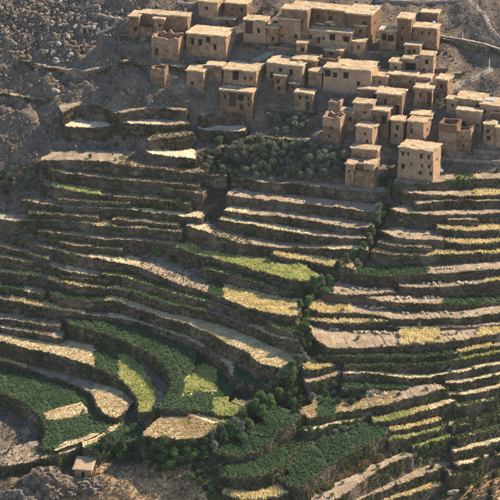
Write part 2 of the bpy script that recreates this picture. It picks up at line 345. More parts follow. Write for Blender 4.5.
def gsample(F, u, v):
    u = np.asarray(u, float); v = np.asarray(v, float)
    fu = np.clip((u - GU[0]) / GS, 0, len(GU) - 1.001); fv = np.clip((v - GV[0]) / GS, 0, len(GV) - 1.001)
    iu, iv = fu.astype(int), fv.astype(int); fu = fu - iu; fv = fv - iv
    return F[iv, iu] * (1 - fu) * (1 - fv) + F[iv, iu + 1] * fu * (1 - fv) + F[iv + 1, iu] * (1 - fu) * fv + F[iv + 1, iu + 1] * fu * fv
# ---------------------------------------------------------------- procedural materials
def mat(name, cols, scale=1.0, rough=.95, bump=.3, bscale=6, stretch=(1,1,1), spread=(.35,.65), trans=0, per_obj=0, vor=0):
    m = bpy.data.materials.new(name); m.use_nodes = True
    N, K = m.node_tree.nodes, m.node_tree.links.new
    b = N['Principled BSDF']; b.inputs['Roughness'].default_value = rough; b.inputs['Specular IOR Level'].default_value = .15
    g = N.new('ShaderNodeNewGeometry'); mp = N.new('ShaderNodeMapping'); mp.inputs['Scale'].default_value = stretch
    K(g.outputs['Position'], mp.inputs[0])
    n1 = N.new('ShaderNodeTexNoise'); n1.inputs['Scale'].default_value = scale; n1.inputs['Detail'].default_value = 6; n1.inputs['Roughness'].default_value = .65
    K(mp.outputs[0], n1.inputs['Vector'])
    r = N.new('ShaderNodeValToRGB'); e = r.color_ramp.elements
    while len(e) < len(cols): e.new(.5)
    for i, c in enumerate(cols):
        e[i].position = spread[0] + (spread[1] - spread[0]) * i / max(1, len(cols) - 1); e[i].color = (*c, 1)
    src = n1.outputs[0]
    if per_obj:
        oi = N.new('ShaderNodeObjectInfo'); ma = N.new('ShaderNodeMath'); ma.operation = 'MULTIPLY_ADD'
        ma.inputs[1].default_value = per_obj; K(oi.outputs['Random'], ma.inputs[0])
        su = N.new('ShaderNodeMath'); su.operation = 'SUBTRACT'; su.inputs[1].default_value = per_obj / 2
        K(src, su.inputs[0]); K(su.outputs[0], ma.inputs[2]); src = ma.outputs[0]
    K(src, r.inputs[0])
    n2 = N.new('ShaderNodeTexNoise'); n2.inputs['Scale'].default_value = bscale; n2.inputs['Detail'].default_value = 5
    K(mp.outputs[0], n2.inputs['Vector'])
    mx = N.new('ShaderNodeMix'); mx.data_type = 'RGBA'; mx.blend_type = 'MULTIPLY'; mx.inputs[0].default_value = .75
    rr = N.new('ShaderNodeValToRGB'); rr.color_ramp.elements[0].position = .3; rr.color_ramp.elements[0].color = (.55,.55,.55,1); rr.color_ramp.elements[1].position = .7; rr.color_ramp.elements[1].color = (1.25,1.25,1.25,1)
    K(n2.outputs[0], rr.inputs[0]); K(r.outputs[0], mx.inputs[6]); K(rr.outputs[0], mx.inputs[7])
    K(mx.outputs[2], b.inputs['Base Color'])
    bp = N.new('ShaderNodeBump'); bp.inputs['Strength'].default_value = bump; bp.inputs['Distance'].default_value = .15
    if vor:
        v = N.new('ShaderNodeTexVoronoi'); v.inputs['Scale'].default_value = vor; K(mp.outputs[0], v.inputs['Vector'])
        K(v.outputs['Distance'], bp.inputs['Height']); bp.invert = True
        vm = N.new('ShaderNodeMix'); vm.data_type = 'RGBA'; vm.blend_type = 'MULTIPLY'; vm.inputs[0].default_value = .5
        K(mx.outputs[2], vm.inputs[6]); K(v.outputs['Color'], vm.inputs[7])
        hs = N.new('ShaderNodeHueSaturation'); hs.inputs['Saturation'].default_value = 0; hs.inputs['Value'].default_value = 1.5
        K(v.outputs['Color'], hs.inputs['Color']); K(hs.outputs[0], vm.inputs[7]); K(vm.outputs[2], b.inputs['Base Color'])
    else: K(n2.outputs[0], bp.inputs['Height'])
    K(bp.outputs[0], b.inputs['Normal'])
    if trans:                                              # thin leaves let some light through
        t = N.new('ShaderNodeBsdfTranslucent'); K(b.inputs['Base Color'].links[0].from_socket, t.inputs[0])
        ms = N.new('ShaderNodeMixShader'); ms.inputs[0].default_value = trans
        K(b.outputs[0], ms.inputs[1]); K(t.outputs[0], ms.inputs[2]); K(ms.outputs[0], N['Material Output'].inputs[0])
    return m
M = {
 'soil':   mat('soil', [(.15,.105,.07),(.24,.18,.12),(.33,.26,.18)], .5, bump=.5, bscale=3),
 'pale':   mat('pale_earth', [(.40,.31,.20),(.50,.40,.265),(.56,.46,.32)], .35, bump=.25, bscale=2.5),
 'tan':    mat('tan_soil', [(.20,.145,.095),(.27,.20,.133),(.35,.265,.18)], .4, bump=.4, bscale=3),
 'wstone': mat('wall_stones', [(.07,.05,.035),(.12,.088,.062),(.21,.16,.115)], 1.6, bump=.6, bscale=4, spread=(.3,.7)),
 'scree':  mat('scree', [(.11,.084,.062),(.17,.132,.098),(.27,.215,.165)], 1.2, bump=.6, bscale=4, spread=(.3,.7)),
 'lipgrass': mat('lip_grass', [(.11,.11,.045),(.21,.19,.08),(.36,.31,.14)], .35, trans=.3, bscale=2),
 'bank':   mat('earth_bank', [(.10,.072,.053),(.16,.115,.083),(.22,.165,.12)], .4, bump=.8, bscale=2.5),
 'moist':  mat('moist_soil', [(.03,.045,.02),(.05,.06,.028)], .8, bump=.5, bscale=3),
 'undergreen': mat('green_litter', [(.22,.22,.08),(.31,.30,.115),(.40,.37,.16)], .5, bump=.5, bscale=3),
 'litter': mat('straw_litter', [(.36,.275,.16),(.47,.37,.22),(.56,.46,.29)], .5, bump=.5, bscale=3),
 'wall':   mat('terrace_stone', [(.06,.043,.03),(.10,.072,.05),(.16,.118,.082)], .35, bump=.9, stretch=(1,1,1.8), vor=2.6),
 'ground': mat('slope_ground', [(.085,.062,.045),(.125,.094,.068),(.185,.143,.104)], .25, bump=.8, bscale=1.6),
 'dry':    mat('dry_slope', [(.22,.135,.075),(.33,.21,.115),(.42,.29,.155)], .3, bump=.6, bscale=2),
 'path':   mat('trodden_path', [(.20,.16,.12),(.28,.23,.17)], .5, bump=.3),
 'crag':   mat('crag', [(.07,.053,.038),(.13,.10,.073),(.21,.168,.125)], .8, bump=.9, bscale=2.5),
 'rock':   mat('rock', [(.17,.138,.108),(.25,.205,.16),(.36,.30,.24)], .5, bump=.9, bscale=2.2, per_obj=.25),
 'mud':    mat('mud_plaster', [(.145,.083,.049),(.23,.138,.083),(.305,.198,.124)], .7, bump=.5, bscale=3, per_obj=.38),
 'mudroof':mat('mud_roof', [(.26,.18,.105),(.37,.265,.16),(.45,.335,.21)], .6, bump=.4, bscale=2.5, per_obj=.1),
 'timber': mat('old_timber', [(.05,.035,.025),(.09,.06,.04)], 2),
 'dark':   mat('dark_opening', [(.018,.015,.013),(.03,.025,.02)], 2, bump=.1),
 'white':  mat('white_metal', [(.7,.7,.68),(.8,.8,.78)], 1, bump=.05, rough=.6),
 'tin':    mat('tin_sheet', [(.28,.29,.30),(.36,.37,.38)], 1, bump=.1, rough=.5),
 'thatch': mat('thatch', [(.30,.21,.13),(.40,.29,.18)], 2, bump=.6, bscale=9),
 'bark':   mat('bark', [(.09,.065,.045),(.14,.10,.07)], 3, bump=.6),
 'leaf_o': mat('olive_leaf', [(.07,.085,.05),(.14,.16,.10),(.24,.255,.175)], .6, trans=.25, per_obj=.2),
 'leaf_g': mat('stream_leaf', [(.05,.095,.03),(.09,.15,.048),(.14,.21,.07)], .6, trans=.25, per_obj=.2),
 'leaf_d': mat('thicket_leaf', [(.02,.038,.018),(.035,.06,.025),(.06,.085,.035)], .6, trans=.2, per_obj=.2),
 'leaf_s': mat('grey_shrub', [(.09,.085,.06),(.14,.14,.095),(.2,.19,.13)], .6, trans=.2, per_obj=.2),
 'green':  mat('green_crop', [(.06,.108,.044),(.09,.148,.062),(.125,.185,.084)], .25, trans=.3, bscale=2),
 'barley': mat('barley_green', [(.40,.41,.14),(.52,.52,.19),(.64,.61,.28)], .35, trans=.4, bscale=2.5),
 'gold':   mat('barley_ripe', [(.62,.50,.23),(.74,.61,.31),(.82,.70,.40)], .4, trans=.4, bscale=2.5),
 'straw':  mat('straw', [(.50,.385,.19),(.62,.485,.26),(.72,.585,.35)], .6, trans=.3, bscale=3),
 'sheaf':  mat('sheaf_straw', [(.40,.31,.19),(.52,.42,.27)], 2, trans=.1),
 'wgrass': mat('wall_growth', [(.05,.055,.028),(.085,.08,.042),(.15,.125,.066),(.24,.19,.10)], .16, trans=.2, bscale=1.5, spread=(.35,.72)),
 'wgreen': mat('wall_growth_green', [(.05,.07,.03),(.085,.11,.045),(.17,.18,.075)], .2, trans=.25, bscale=1.5),
 'edge':   mat('edge_growth', [(.09,.085,.04),(.17,.15,.07),(.30,.25,.12)], .4, trans=.25, bscale=2),
 'dgrass': mat('dry_grass', [(.22,.14,.065),(.34,.23,.11),(.44,.33,.165)], .3, trans=.2, bscale=2),
}
# ---------------------------------------------------------------- small helpers
def tag(o, label=None, cat=None, group=None, kind=None):
    for k, v in (('label', label), ('category', cat), ('group', group), ('kind', kind)):
        if v: o[k] = v
    return o
def link(name, me, m, parent=None):
    if m is not None and not me.materials: me.materials.append(m)
    o = bpy.data.objects.new(name, me); COL.objects.link(o)
    if parent: o.parent = parent
    return o
def empty(name, loc=(0,0,0), rz=0):
    o = bpy.data.objects.new(name, None); COL.objects.link(o); o.location = loc; o.rotation_euler = (0, 0, rz); o.empty_display_size = .3
    return o
def np_mesh(name, V, F):                                   # F: (n,3) or (n,4)
    V = np.ascontiguousarray(V, np.float32); F = np.ascontiguousarray(F, np.int32); k = F.shape[1]
    me = bpy.data.meshes.new(name); me.vertices.add(len(V)); me.vertices.foreach_set('co', V.ravel())
    me.loops.add(F.size); me.loops.foreach_set('vertex_index', F.ravel())
    me.polygons.add(len(F)); me.polygons.foreach_set('loop_start', np.arange(0, F.size, k, dtype=np.int32))
    me.update(calc_edges=True); me.validate(); return me
def py_mesh(name, V, F):
    me = bpy.data.meshes.new(name); me.from_pydata([tuple(v) for v in V], [], F); me.update(); return me
def fbm(p, s): return noise.fractal(Vector(p) * s, .8, 2.1, 4)
def blades(P, h, wd, n, lean=.5, up=None):                 # tufts of tapering blades: P base points, h heights per point
    P = np.repeat(P, n, 0); h = np.repeat(h, n) * RNG.uniform(.6, 1.15, len(P)); a = RNG.uniform(0, 2 * math.pi, len(P))
    P = P + np.stack([np.cos(a), np.sin(a), 0 * a], 1) * (RNG.uniform(0, .6, len(P)) * wd)[:, None]
    b = a + RNG.uniform(-1, 1, len(P)) + math.pi / 2
    sd = np.stack([np.cos(b), np.sin(b), 0 * b], 1) * wd * .5
    ln = np.stack([np.cos(a), np.sin(a), 0 * a], 1) * (h * lean * RNG.uniform(.2, 1, len(P)))[:, None]
    if up is not None: ln = ln + np.repeat(up, n, 0) * h[:, None]
    top = P + ln; top[:, 2] += h
    mid = P + ln * .35; mid[:, 2] += h * .55
    V = np.stack([P - sd * .6, P + sd * .6, mid + sd, top, mid - sd], 1).reshape(-1, 3)
    i = np.arange(len(P))[:, None] * 5
    F = np.concatenate([i + [[0, 1, 2]], i + [[0, 2, 4]], i + [[4, 2, 3]]])
    return V, F
def leaves(P, size, flat=.5):                              # loose diamond leaves, one per point
    n = len(P); s = size * RNG.uniform(.6, 1.3, n)
    a = RNG.normal(size=(n, 3)); a /= np.linalg.norm(a, axis=1)[:, None]
    b = RNG.normal(size=(n, 3)); b[:, 2] *= flat; b = np.cross(a, b); b /= np.linalg.norm(b, axis=1)[:, None] + 1e-9
    a = a * s[:, None]; b = b * (s * .55)[:, None]
    V = np.stack([P - a, P + b, P + a, P - b], 1).reshape(-1, 3)
    return V, np.arange(n)[:, None] * 4 + [[0, 1, 2, 3]]
def pebbles(P, s):                                         # rough eight-faced stones, one per point, radius s
    n = len(P); o = np.array([(1,0,0),(0,1,0),(-1,0,0),(0,-1,0),(0,0,.8),(0,0,-.7)]); a = RNG.uniform(0, 6.28, n); c, q = np.cos(a), np.sin(a); z = 0 * a
    Rm = np.stack([np.stack([c, -q, z], 1), np.stack([q, c, z], 1), np.stack([z, z, 1 + z], 1)], 1)
    oo = o[None] * RNG.uniform(.55, 1.2, (n, 6, 1)) + RNG.normal(0, .2, (n, 6, 3))
    V = (np.einsum('nij,nkj->nki', Rm, oo) * (s[:, None, None] * RNG.uniform(.7, 1.4, (n, 1, 3)) * [1, 1, .8]) + P[:, None]).reshape(-1, 3)
    F = np.arange(n)[:, None] * 6
    return V, np.concatenate([F + [[i, (i + 1) % 4, 4]] for i in range(4)] + [F + [[(i + 1) % 4, i, 5]] for i in range(4)])
def cat_mesh(parts):
    V, F, o = [], [], 0
    for v, f in parts: V.append(v); F.append(f + o); o += len(v)
    return np.concatenate(V), np.concatenate(F)
# ---------------------------------------------------------------- hillside and terraces
for l in LIPS:                                             # terraces at the frame's edge run on beyond it
    p = l[2]
    if p[0][0] < 3:  p.insert(0, (p[0][0] - 55, p[0][1] - .4 * (p[1][1] - p[0][1])))
    if p[-1][0] > 500: p.append((p[-1][0] + 55, p[-1][1] + .4 * (p[-1][1] - p[-2][1])))
SOL, NL = solve_heights()
PT = np.concatenate([p for p, _ in SOL]); ZT = np.concatenate([z for _, z in SOL])
ZG = fit_grid(PT, ZT, np.ones(len(ZT)), .15)
low = np.concatenate([np.full(len(p), (1.0 if LIPS[i][0] == V else 2.6) if i < NL else 0.) for i, (p, z) in enumerate(SOL)])
LOWG = np.clip(fit_grid(PT, low, np.ones(len(low)), .05), 0, 3)
def ground_z(u, v): return gsample(ZG, u, v)
def ground_pt(u, v): return at_z(u, v, gsample(ZG, u, v))
# base sheet
us = np.arange(-210, 711, 3.0); vs = np.arange(-110, 631, 3.0)
UU, VV = np.meshgrid(us, vs); ZZ = gsample(ZG, UU, VV); PP = at_z(UU, VV, ZZ)
PP[..., 2] -= gsample(LOWG, UU, VV)
nz = np.array([fbm(p, .22) for p in PP.reshape(-1, 3)]).reshape(ZZ.shape); nz2 = np.array([fbm(p, .9) for p in PP.reshape(-1, 3)]).reshape(ZZ.shape)
rug = np.clip((190 - UU) / 60, 0, 1) * np.clip((150 - VV) / 40, 0, 1)   # broken rock slope at the upper left
PP[..., 2] += (.55 + .5 * rug) * nz + (.22 + .33 * rug) * nz2
G = np.arange(UU.size).reshape(UU.shape)
BF = np.stack([G[:-1, :-1], G[1:, :-1], G[1:, 1:], G[:-1, 1:]], -1).reshape(-1, 4)
BV = PP.reshape(-1, 3)
hill = tag(link('hillside', np_mesh('hillside', BV, BF), M['ground']), 'steep brown stony hillside carrying the village and terraces', kind='structure')
def inpoly(u, v, poly):
    u = np.asarray(u, float); v = np.asarray(v, float); r = np.zeros(u.shape, bool); n = len(poly)
    for i in range(n):
        (a, b), (c, d) = poly[i], poly[(i + 1) % n]
        if b == d: continue
        r ^= ((b > v) != (d > v)) & (u < (c - a) * (v - b) / (d - b) + a)
    return r
def region(u, v, vr):                                      # optional limits of a crop: a span of rows or an outline
    if not vr: return np.ones(np.shape(u), bool)
    if isinstance(vr[0], list): return inpoly(u, v, vr[0])
    return (v > vr[0]) & (v < vr[1])
fu = UU[:-1, :-1].ravel() + 1.5; fv = VV[:-1, :-1].ravel() + 1.5
dry = inpoly(fu + 6 * nz[:-1, :-1].ravel(), fv + 5 * nz2[:-1, :-1].ravel(), [(85,470),(120,457),(205,455),(222,470),(230,520),(420,520),(440,470),(455,445),(760,440),(760,640),(-60,640),(-60,480),(20,480)])
hill.data.materials.append(M['dry']); hill.data.polygons.foreach_set('material_index', dry.astype(np.int32))
hill.data.polygons.foreach_set('use_smooth', np.ones(len(BF), bool))
ALLV, ALLF, OWN = [BV], [BF], [np.full(len(BF), -1)]
vo = len(BV)
BASE = BVHTree.FromPolygons([tuple(p) for p in at_z(UU, VV, ZZ).reshape(-1, 3)], BF.tolist())
DN = Vector((0, 0, -1))
TER = []
for i in range(NL):
    side, tread, pts, crops, label = LIPS[i]
    p, z = SOL[i]
    W = at_z(p[:, 0], p[:, 1], z); s = np.r_[0, np.cumsum(np.linalg.norm(np.diff(W, axis=0), axis=1))]
    n = max(6, int(s[-1] / .34)); q = np.linspace(0, s[-1], n)
    X = np.stack([np.interp(q, s, W[:, k]) for k in range(3)], 1)
    X = smooth_line(X, 3)
    T = np.gradient(X[:, :2], axis=0); T = np.stack([np.convolve(np.pad(T[:, k], 9, mode='edge'), np.ones(19) / 19, 'valid') for k in (0, 1)], 1)
    T /= np.linalg.norm(T, axis=1)[:, None] + 1e-9
    Nn = np.stack([-T[:, 1], T[:, 0], 0 * T[:, 0]], 1)     # into the hill
    if i == 53: Nn[:] = (-.08, .997, 0)
    wob = np.array([fbm((x[0], x[1], i * 3.7), .5) for x in X]); wob2 = np.array([fbm((x[0], x[1], 40 + i * 3.7), 1.6) for x in X])
    X = X + Nn * (.28 * wob + .12 * wob2)[:, None]; X[:, 2] += .10 * wob + .06 * wob2
    # how far back the tread must run to vanish into the hill
    K = np.zeros(n); d0_ = X - CAM; pu = 250 + 250 * d0_[:, 0] / (d0_[:, 1] * CP - d0_[:, 2] * SP) / TH; pv = 250 - 250 * (d0_[:, 1] * SP + d0_[:, 2] * CP) / (d0_[:, 1] * CP - d0_[:, 2] * SP) / TH
    for k in range(n):
        d = 1.0; km = kmax(i, pu[k], pv[k])
        while d < km:
            x = X[k] + Nn[k] * d; h = BASE.ray_cast(Vector((x[0], x[1], 200)), DN)[0]
            if h is None or h.z - X[k, 2] > 4.0 or h.z - X[k, 2] < -1.3: break
            d += .8
        K[k] = d
    K = np.convolve(np.pad(K, 3, mode='edge'), np.ones(7) / 7, 'valid')
    ends = np.minimum(np.arange(n), np.arange(n)[::-1]) * .34; K = K * (1 if i in (21, 26, NEWG, 24) else np.interp(ends, [0, 1.5, 4], [.3, .7, 1]))
    fr = np.array([0, .06, .14, .25, .4, .6, .8, 1.0])
    TV = (X[:, None, :] + Nn[:, None, :] * (K[:, None] * fr[None])[..., None])
    jit = np.array([fbm(t, .8) for t in TV.reshape(-1, 3)]).reshape(n, len(fr)) * .10
    jit[:, 0] = 0; TV[..., 2] += jit + RISE.get(i, .015) * K[:, None] * fr[None]
    g = np.arange(n * len(fr)).reshape(n, len(fr))
    TF = np.stack([g[:-1, :-1], g[1:, :-1], g[1:, 1:], g[:-1, 1:]], -1).reshape(-1, 4)
    # retaining wall, rough and leaning back, with returns at both ends
    drop = 4.2 if side != V else 3.4; rows = 13
    dz = np.linspace(0, drop, rows)
    ring = np.concatenate([(X[0] + Nn[0] * np.linspace(min(K[0], 6), .4, 8)[:, None]), X, (X[-1] + Nn[-1] * np.linspace(.4, min(K[-1], 6), 8)[:, None])])
    rn = np.concatenate([np.tile(Nn[0] - np.array([T[0, 0], T[0, 1], 0]) * -1, (8, 1)), Nn, np.tile(Nn[-1] - np.array([T[-1, 0], T[-1, 1], 0]), (8, 1))])
    rn[:8] = [T[0, 0], T[0, 1], 0]; rn[-8:] = [-T[-1, 0], -T[-1, 1], 0]
    WV = ring[:, None, :] - rn[:, None, :] * (dz * .11)[None, :, None]; WV[..., 2] -= dz[None]
    ro = np.array([noise.noise(Vector(t) * 1.9) + .6 * noise.noise(Vector(t) * .6) for t in WV.reshape(-1, 3)]).reshape(len(ring), rows)
    ro[:, 0] *= 0; WV -= rn[:, None, :] * (.13 * ro)[..., None]
    g2 = np.arange(len(ring) * rows).reshape(len(ring), rows)
    WF = np.stack([g2[:-1, :-1], g2[:-1, 1:], g2[1:, 1:], g2[1:, :-1]], -1).reshape(-1, 4)
    TER.append(dict(X=X, N=Nn, K=K, TV=TV.reshape(-1, 3), TF=TF, WV=WV, WF=WF, i=i, n=n))
    for V_, F_ in ((TV.reshape(-1, 3), TF), (WV.reshape(-1, 3), WF)):
        ALLV.append(V_); ALLF.append(F_ + vo); OWN.append(np.full(len(F_), i)); vo += len(V_)
ALLV = np.concatenate(ALLV); ALLF = np.concatenate(ALLF); OWN = np.concatenate(OWN)
BVH = BVHTree.FromPolygons(ALLV.tolist(), ALLF.tolist())
CAMV = Vector(CAM)
def hit(u, v):                                             # where the line of sight through a photo point meets the hill
    d = Vector(rays(u, v)).normalized(); h = BVH.ray_cast(CAMV, d)[0]
    return h if h is not None else Vector(ground_pt(u, v))
def top(x, y):
    h = BVH.ray_cast(Vector((x, y, 300)), DN); return h[0], (OWN[h[2]] if h[2] is not None else -2)
def to_px(P):
    d = np.asarray(P, float) - CAM; f = d[..., 1] * CP - d[..., 2] * SP
    return 250 + 250 * d[..., 0] / f / TH, 250 - 250 * (d[..., 1] * SP + d[..., 2] * CP) / f / TH
for t in TER:                                              # open depth of each tread
    dep = np.zeros(t['n'])
    for k in range(t['n']):
        d = .15; last = 0
        while d < t['K'][k]:
            x = t['X'][k] + t['N'][k] * d; h, o = top(x[0], x[1])
            if o != t['i'] or h.z > x[2] + .35 + RISE.get(t['i'], .015) * d: break
            last = d; d += .3
        dep[k] = last
    t['dep'] = dep
    # main soil colour from the widest crop
    kinds = [c[2] for c in LIPS[t['i']][3]]
    cu, cv = to_px(t['TV'][t['TF']].mean(1)); mi = np.zeros(len(cu), np.int32); wobu = 1.5 * np.sin(t['TV'][t['TF'][:, 0], 1] * 1.3)
    for (u0, u1, k_, *vr) in LIPS[t['i']][3]: mi[(cu + wobu > u0) & (cu + wobu < u1) & region(cu, cv, vr)] = 1 if k_ == 'bare' else 5 if k_ in ('bareedge', 'furrow', 'furrowx', 'rubblefield') else 2 if k_ == 'green' else 3 if k_ in ('barley', 'barleyrows', 'grassy', 'grassbright') else 0 if k_ == 'dryedge' else 4
    paleish = any(k in ('bare', 'bareedge', 'furrow', 'furrowx', 'stubble', 'rubblefield', 'goldcut') for k in kinds)
    root = empty('terrace' if LIPS[t['i']][0] != V else 'earth_bank', tuple(t['X'][t['n'] // 2]))
    tag(root, LIPS[t['i']][4], *(('terrace', 'stone walled terraces on the hillside') if LIPS[t['i']][0] != V else ('bank', 'earth banks of the village')))
    t['root'] = root
    base = np.array(root.location)
    o = link('soil', np_mesh('soil', t['TV'] - base, t['TF']), M['soil'], root)
    for mn in ('pale', 'moist', 'undergreen', 'litter', 'tan'): o.data.materials.append(M[mn])
    o.data.polygons.foreach_set('material_index', mi); o.data.polygons.foreach_set('use_smooth', np.ones(len(t['TF']), bool))
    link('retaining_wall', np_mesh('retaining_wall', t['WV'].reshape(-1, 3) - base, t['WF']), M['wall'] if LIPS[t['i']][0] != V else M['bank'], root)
V_ = 'village'
# ---------------------------------------------------------------- growth on the walls and crops on the treads
def sample_tread(t, dens, u0, u1, d0=.05, dmax=99, inset=.1):
    """random points on the open tread of t between photo columns u0 and u1"""
    X, Nn, dep = t['X'], t['N'], np.minimum(t['dep'] - inset, dmax); n = t['n']
    area = np.clip(dep, 0, None) * .34; cnt = RNG.poisson(area * dens)
    k = np.repeat(np.arange(n), cnt); 
    if not len(k): return np.zeros((0, 3)), k
    d = d0 + RNG.uniform(0, 1, len(k)) * np.clip(dep[k] - d0, .01, None)
    f = RNG.uniform(-.5, .5, len(k)); kk = np.clip(k + f, 0, n - 1); k0 = kk.astype(int); k1 = np.minimum(k0 + 1, n - 1); w_ = (kk - k0)[:, None]
    P = X[k0] * (1 - w_) + X[k1] * w_ + (Nn[k0] * (1 - w_) + Nn[k1] * w_) * d[:, None]
    P[:, 2] += RISE.get(t['i'], .015) * d
    u, v = to_px(P); wob = 1.2 * np.sin(P[:, 1] * 1.7) + RNG.normal(0, .4, len(u))
    ok = (u + wob > u0) & (u + wob < u1)
    return P[ok], k[ok]
def rows_filter(P, ang, pitch, width):
    c = P[:, 0] * math.cos(ang) + P[:, 1] * math.sin(ang) + .12 * np.sin(P[:, 0] * .7) + .1 * np.sin(P[:, 1] * .9)
    return (np.mod(c, pitch) < width * pitch)
CROP = {  # blades/leaf, material, height, blade width, density, blades per tuft
 'green': ('leafy', 'green', .34, .17, 17, 8), 'barley': ('blade', 'barley', .55, .15, 24, 4), 'barleyrows': ('blade', 'barley', .5, .15, 26, 4),
 'barleydry': ('blade', 'gold', .5, .14, 17, 4), 'gold': ('blade', 'gold', .5, .15, 22, 4), 'goldtall': ('blade', 'gold', .85, .15, 24, 4),
 'goldcut': ('blade', 'straw', .26, .16, 16, 4), 'straw': ('blade', 'straw', .2, .15, 14, 4), 'stubble': ('blade', 'straw', .2, .12, 6, 3),
 'dryedge': ('blade', 'edge', .32, .12, 9, 4), 'grassy': ('blade', 'wgreen', .45, .14, 10, 4), 'grassbright': ('blade', 'wgreen', .6, .15, 14, 5),
 'bareedge': ('blade', 'straw', .15, .1, 1.5, 3), 'bare': ('blade', 'straw', .12, .1, .5, 2), 'furrow': ('blade', 'straw', .14, .11, 1.6, 3), 'furrowx': ('blade', 'straw', .14, .1, 1.6, 3),
 'rubblefield': ('blade', 'wgrass', .3, .13, 3, 4),
}
CNAME = {'green': ('green_crop', 'dark green crop covering the'), 'barley': ('barley', 'yellow-green barley on the'), 'barleyrows': ('barley', 'striped square of yellow-green barley on the'),
 'barleydry': ('ripening_barley', 'thin yellow barley on the'), 'gold': ('ripe_barley', 'golden barley on the'), 'goldtall': ('ripe_barley', 'standing golden barley on the'),
 'goldcut': ('cut_straw', 'heaped cut straw on the'), 'straw': ('straw_cover', 'pale straw covering the'), 'stubble': ('stubble', 'sparse stubble on the'),
 'dryedge': ('dry_grass', 'dry grass on the'), 'grassy': ('weeds', 'green weeds on the'), 'grassbright': ('tall_weeds', 'tall green weeds on the'), 'bareedge': ('stubble', 'few straws on the'),
 'bare': ('stubble', 'scattered straws on the'), 'furrow': ('stubble', 'sparse straws on the'), 'furrowx': ('stubble', 'sparse straws on the'), 'rubblefield': ('weeds', 'low weeds on the')}
def short(label): return ' '.join(label.replace(',', '').split()[:9])
for t in TER:
    lab = LIPS[t['i']][4]; crops = LIPS[t['i']][3]; base = np.array(t['root'].location)
    for ci, (u0, u1, kind, *vr) in enumerate(crops):
        shape, mm, hh, ww, dens, nb = CROP[kind]
        P, k = sample_tread(t, dens * (1.0 if kind != 'goldcut' else 1.2), u0, u1)
        if not len(P): continue
        u, v = to_px(P); keep = np.ones(len(P), bool)
        keep &= region(u, v, vr)
        for (a, b, k2, *v2) in crops[ci + 1:]: keep &= ~((u > a) & (u < b) & region(u, v, v2))
        if kind == 'barleyrows': keep &= rows_filter(P, math.radians(78), 1.5, .8)
        if kind == 'green' and len(P) > 300:                # plot boundaries and sowing rows
            keep &= rows_filter(P, math.radians(100 if t['i'] % 2 else 75), .62, .8) & rows_filter(P, math.radians(15), 6.3, .91)
        P = P[keep]
        if len(P) < 4: continue
        h = hh * (.85 + .35 * np.array([noise.noise(Vector(p) * .6) for p in P]))
        if kind == 'goldcut': h = h + .35 * np.clip(np.array([noise.noise(Vector(p) * .9 + Vector((9, 2, 1))) for p in P]), 0, 1)
        if shape == 'leafy':
            Q = np.repeat(P, nb, 0); Q = Q + RNG.normal(0, .1, Q.shape) * [1, 1, 0]; Q[:, 2] += np.repeat(h, nb) * RNG.uniform(.25, 1, len(Q))
            V, F = leaves(Q, .13, 1.5)
        else: V, F = blades(P, h, ww, nb)
        nm, lt = CNAME[kind]
        tag(link(nm, np_mesh(nm, V, F), M[mm]), lt + ' ' + short(lab), {'green_crop': 'crop'}.get(nm, 'crop'), 'crops on the terraces', 'stuff')
    # furrow ridges, one low earth ridge per furrow
    for (u0, u1, kind, *vr) in crops:
        if kind not in ('furrow', 'furrowx'): continue
        X, Nn, dep = t['X'], t['N'], t['dep']; u, v = to_px(X)
        ks = [k for k in range(0, t['n'], 3 if kind == 'furrow' else 4) if u0 <= u[k] <= u1 and dep[k] > .7]
        parts = []
        dirv = np.array([-.2, 1, 0]) if LIPS[t['i']][0] == 'right' and kind == 'furrow' else None
        for k in ks:
            nv = Nn[k] if dirv is None else dirv / np.linalg.norm(dirv)
            T_ = np.array([nv[1], -nv[0], 0]); L_ = 0
            while L_ < 14:
                x = X[k] + nv * (L_ + .35); h_, o_ = top(x[0], x[1])
                if o_ != t['i'] or h_.z > x[2] + .4: break
                L_ += .35
            L_ -= .2
            if L_ < .5: continue
            m = max(3, int(L_ / .6)); a = np.linspace(.18, L_, m)
            c = X[k] + nv * a[:, None] + T_ * (.08 * np.sin(a * 1.1 + k))[:, None]
            hgt = .13 + .04 * np.sin(a * 3 + k)
            V = np.stack([c - T_ * .2 + [0, 0, -.03], c + np.stack([0 * a, 0 * a, hgt], 1), c + T_ * .2 + [0, 0, -.03]], 1).reshape(-1, 3)
            j = np.arange(m - 1)[:, None] * 3
            parts.append((V, np.concatenate([j + [[0, 1, 4, 3]], j + [[1, 2, 5, 4]]])))
        if parts:
            V, F = cat_mesh(parts)
            tag(link('furrow_ridges', np_mesh('furrow_ridges', V - base, F), M['tan'], t['root']), kind='stuff')
    # growth on the wall face and along the lip
    WV = t['WV']; nr, rw = WV.shape[:2]; X, Nn = t['X'], t['N']
    green = any(k in ('green', 'grassy', 'grassbright', 'barley') for _, _, k, *_v in crops) and LIPS[t['i']][0] != 'x'
    lowright = to_px(X[t['n'] // 2])[1] > 345
    cnt = RNG.poisson((5.5 if lowright else 4.0) * .34 * .34, (nr - 1, rw - 1)); cnt[:, 8:] = 0
    dn = np.array([noise.noise(Vector(WV[a, 2]) * .22) for a in range(nr - 1)]); cnt = RNG.poisson(np.clip((9.5 if lowright else 5.5) * (1 + 2.2 * dn), .3, 12)[:, None] * .115 * np.ones((1, rw - 1))); cnt[:, 9:] = 0
    a, b = np.nonzero(cnt); rep = cnt[a, b]; a = np.repeat(a, rep); b = np.repeat(b, rep)
    fa, fb = RNG.random(len(a))[:, None], RNG.random(len(a))[:, None]
    P = (WV[a, b] * (1 - fa) + WV[a + 1, b] * fa) * (1 - fb) + (WV[a, b + 1] * (1 - fa) + WV[a + 1, b + 1] * fa) * fb
    out = -Nn[np.clip(a - 8, 0, t['n'] - 1)]
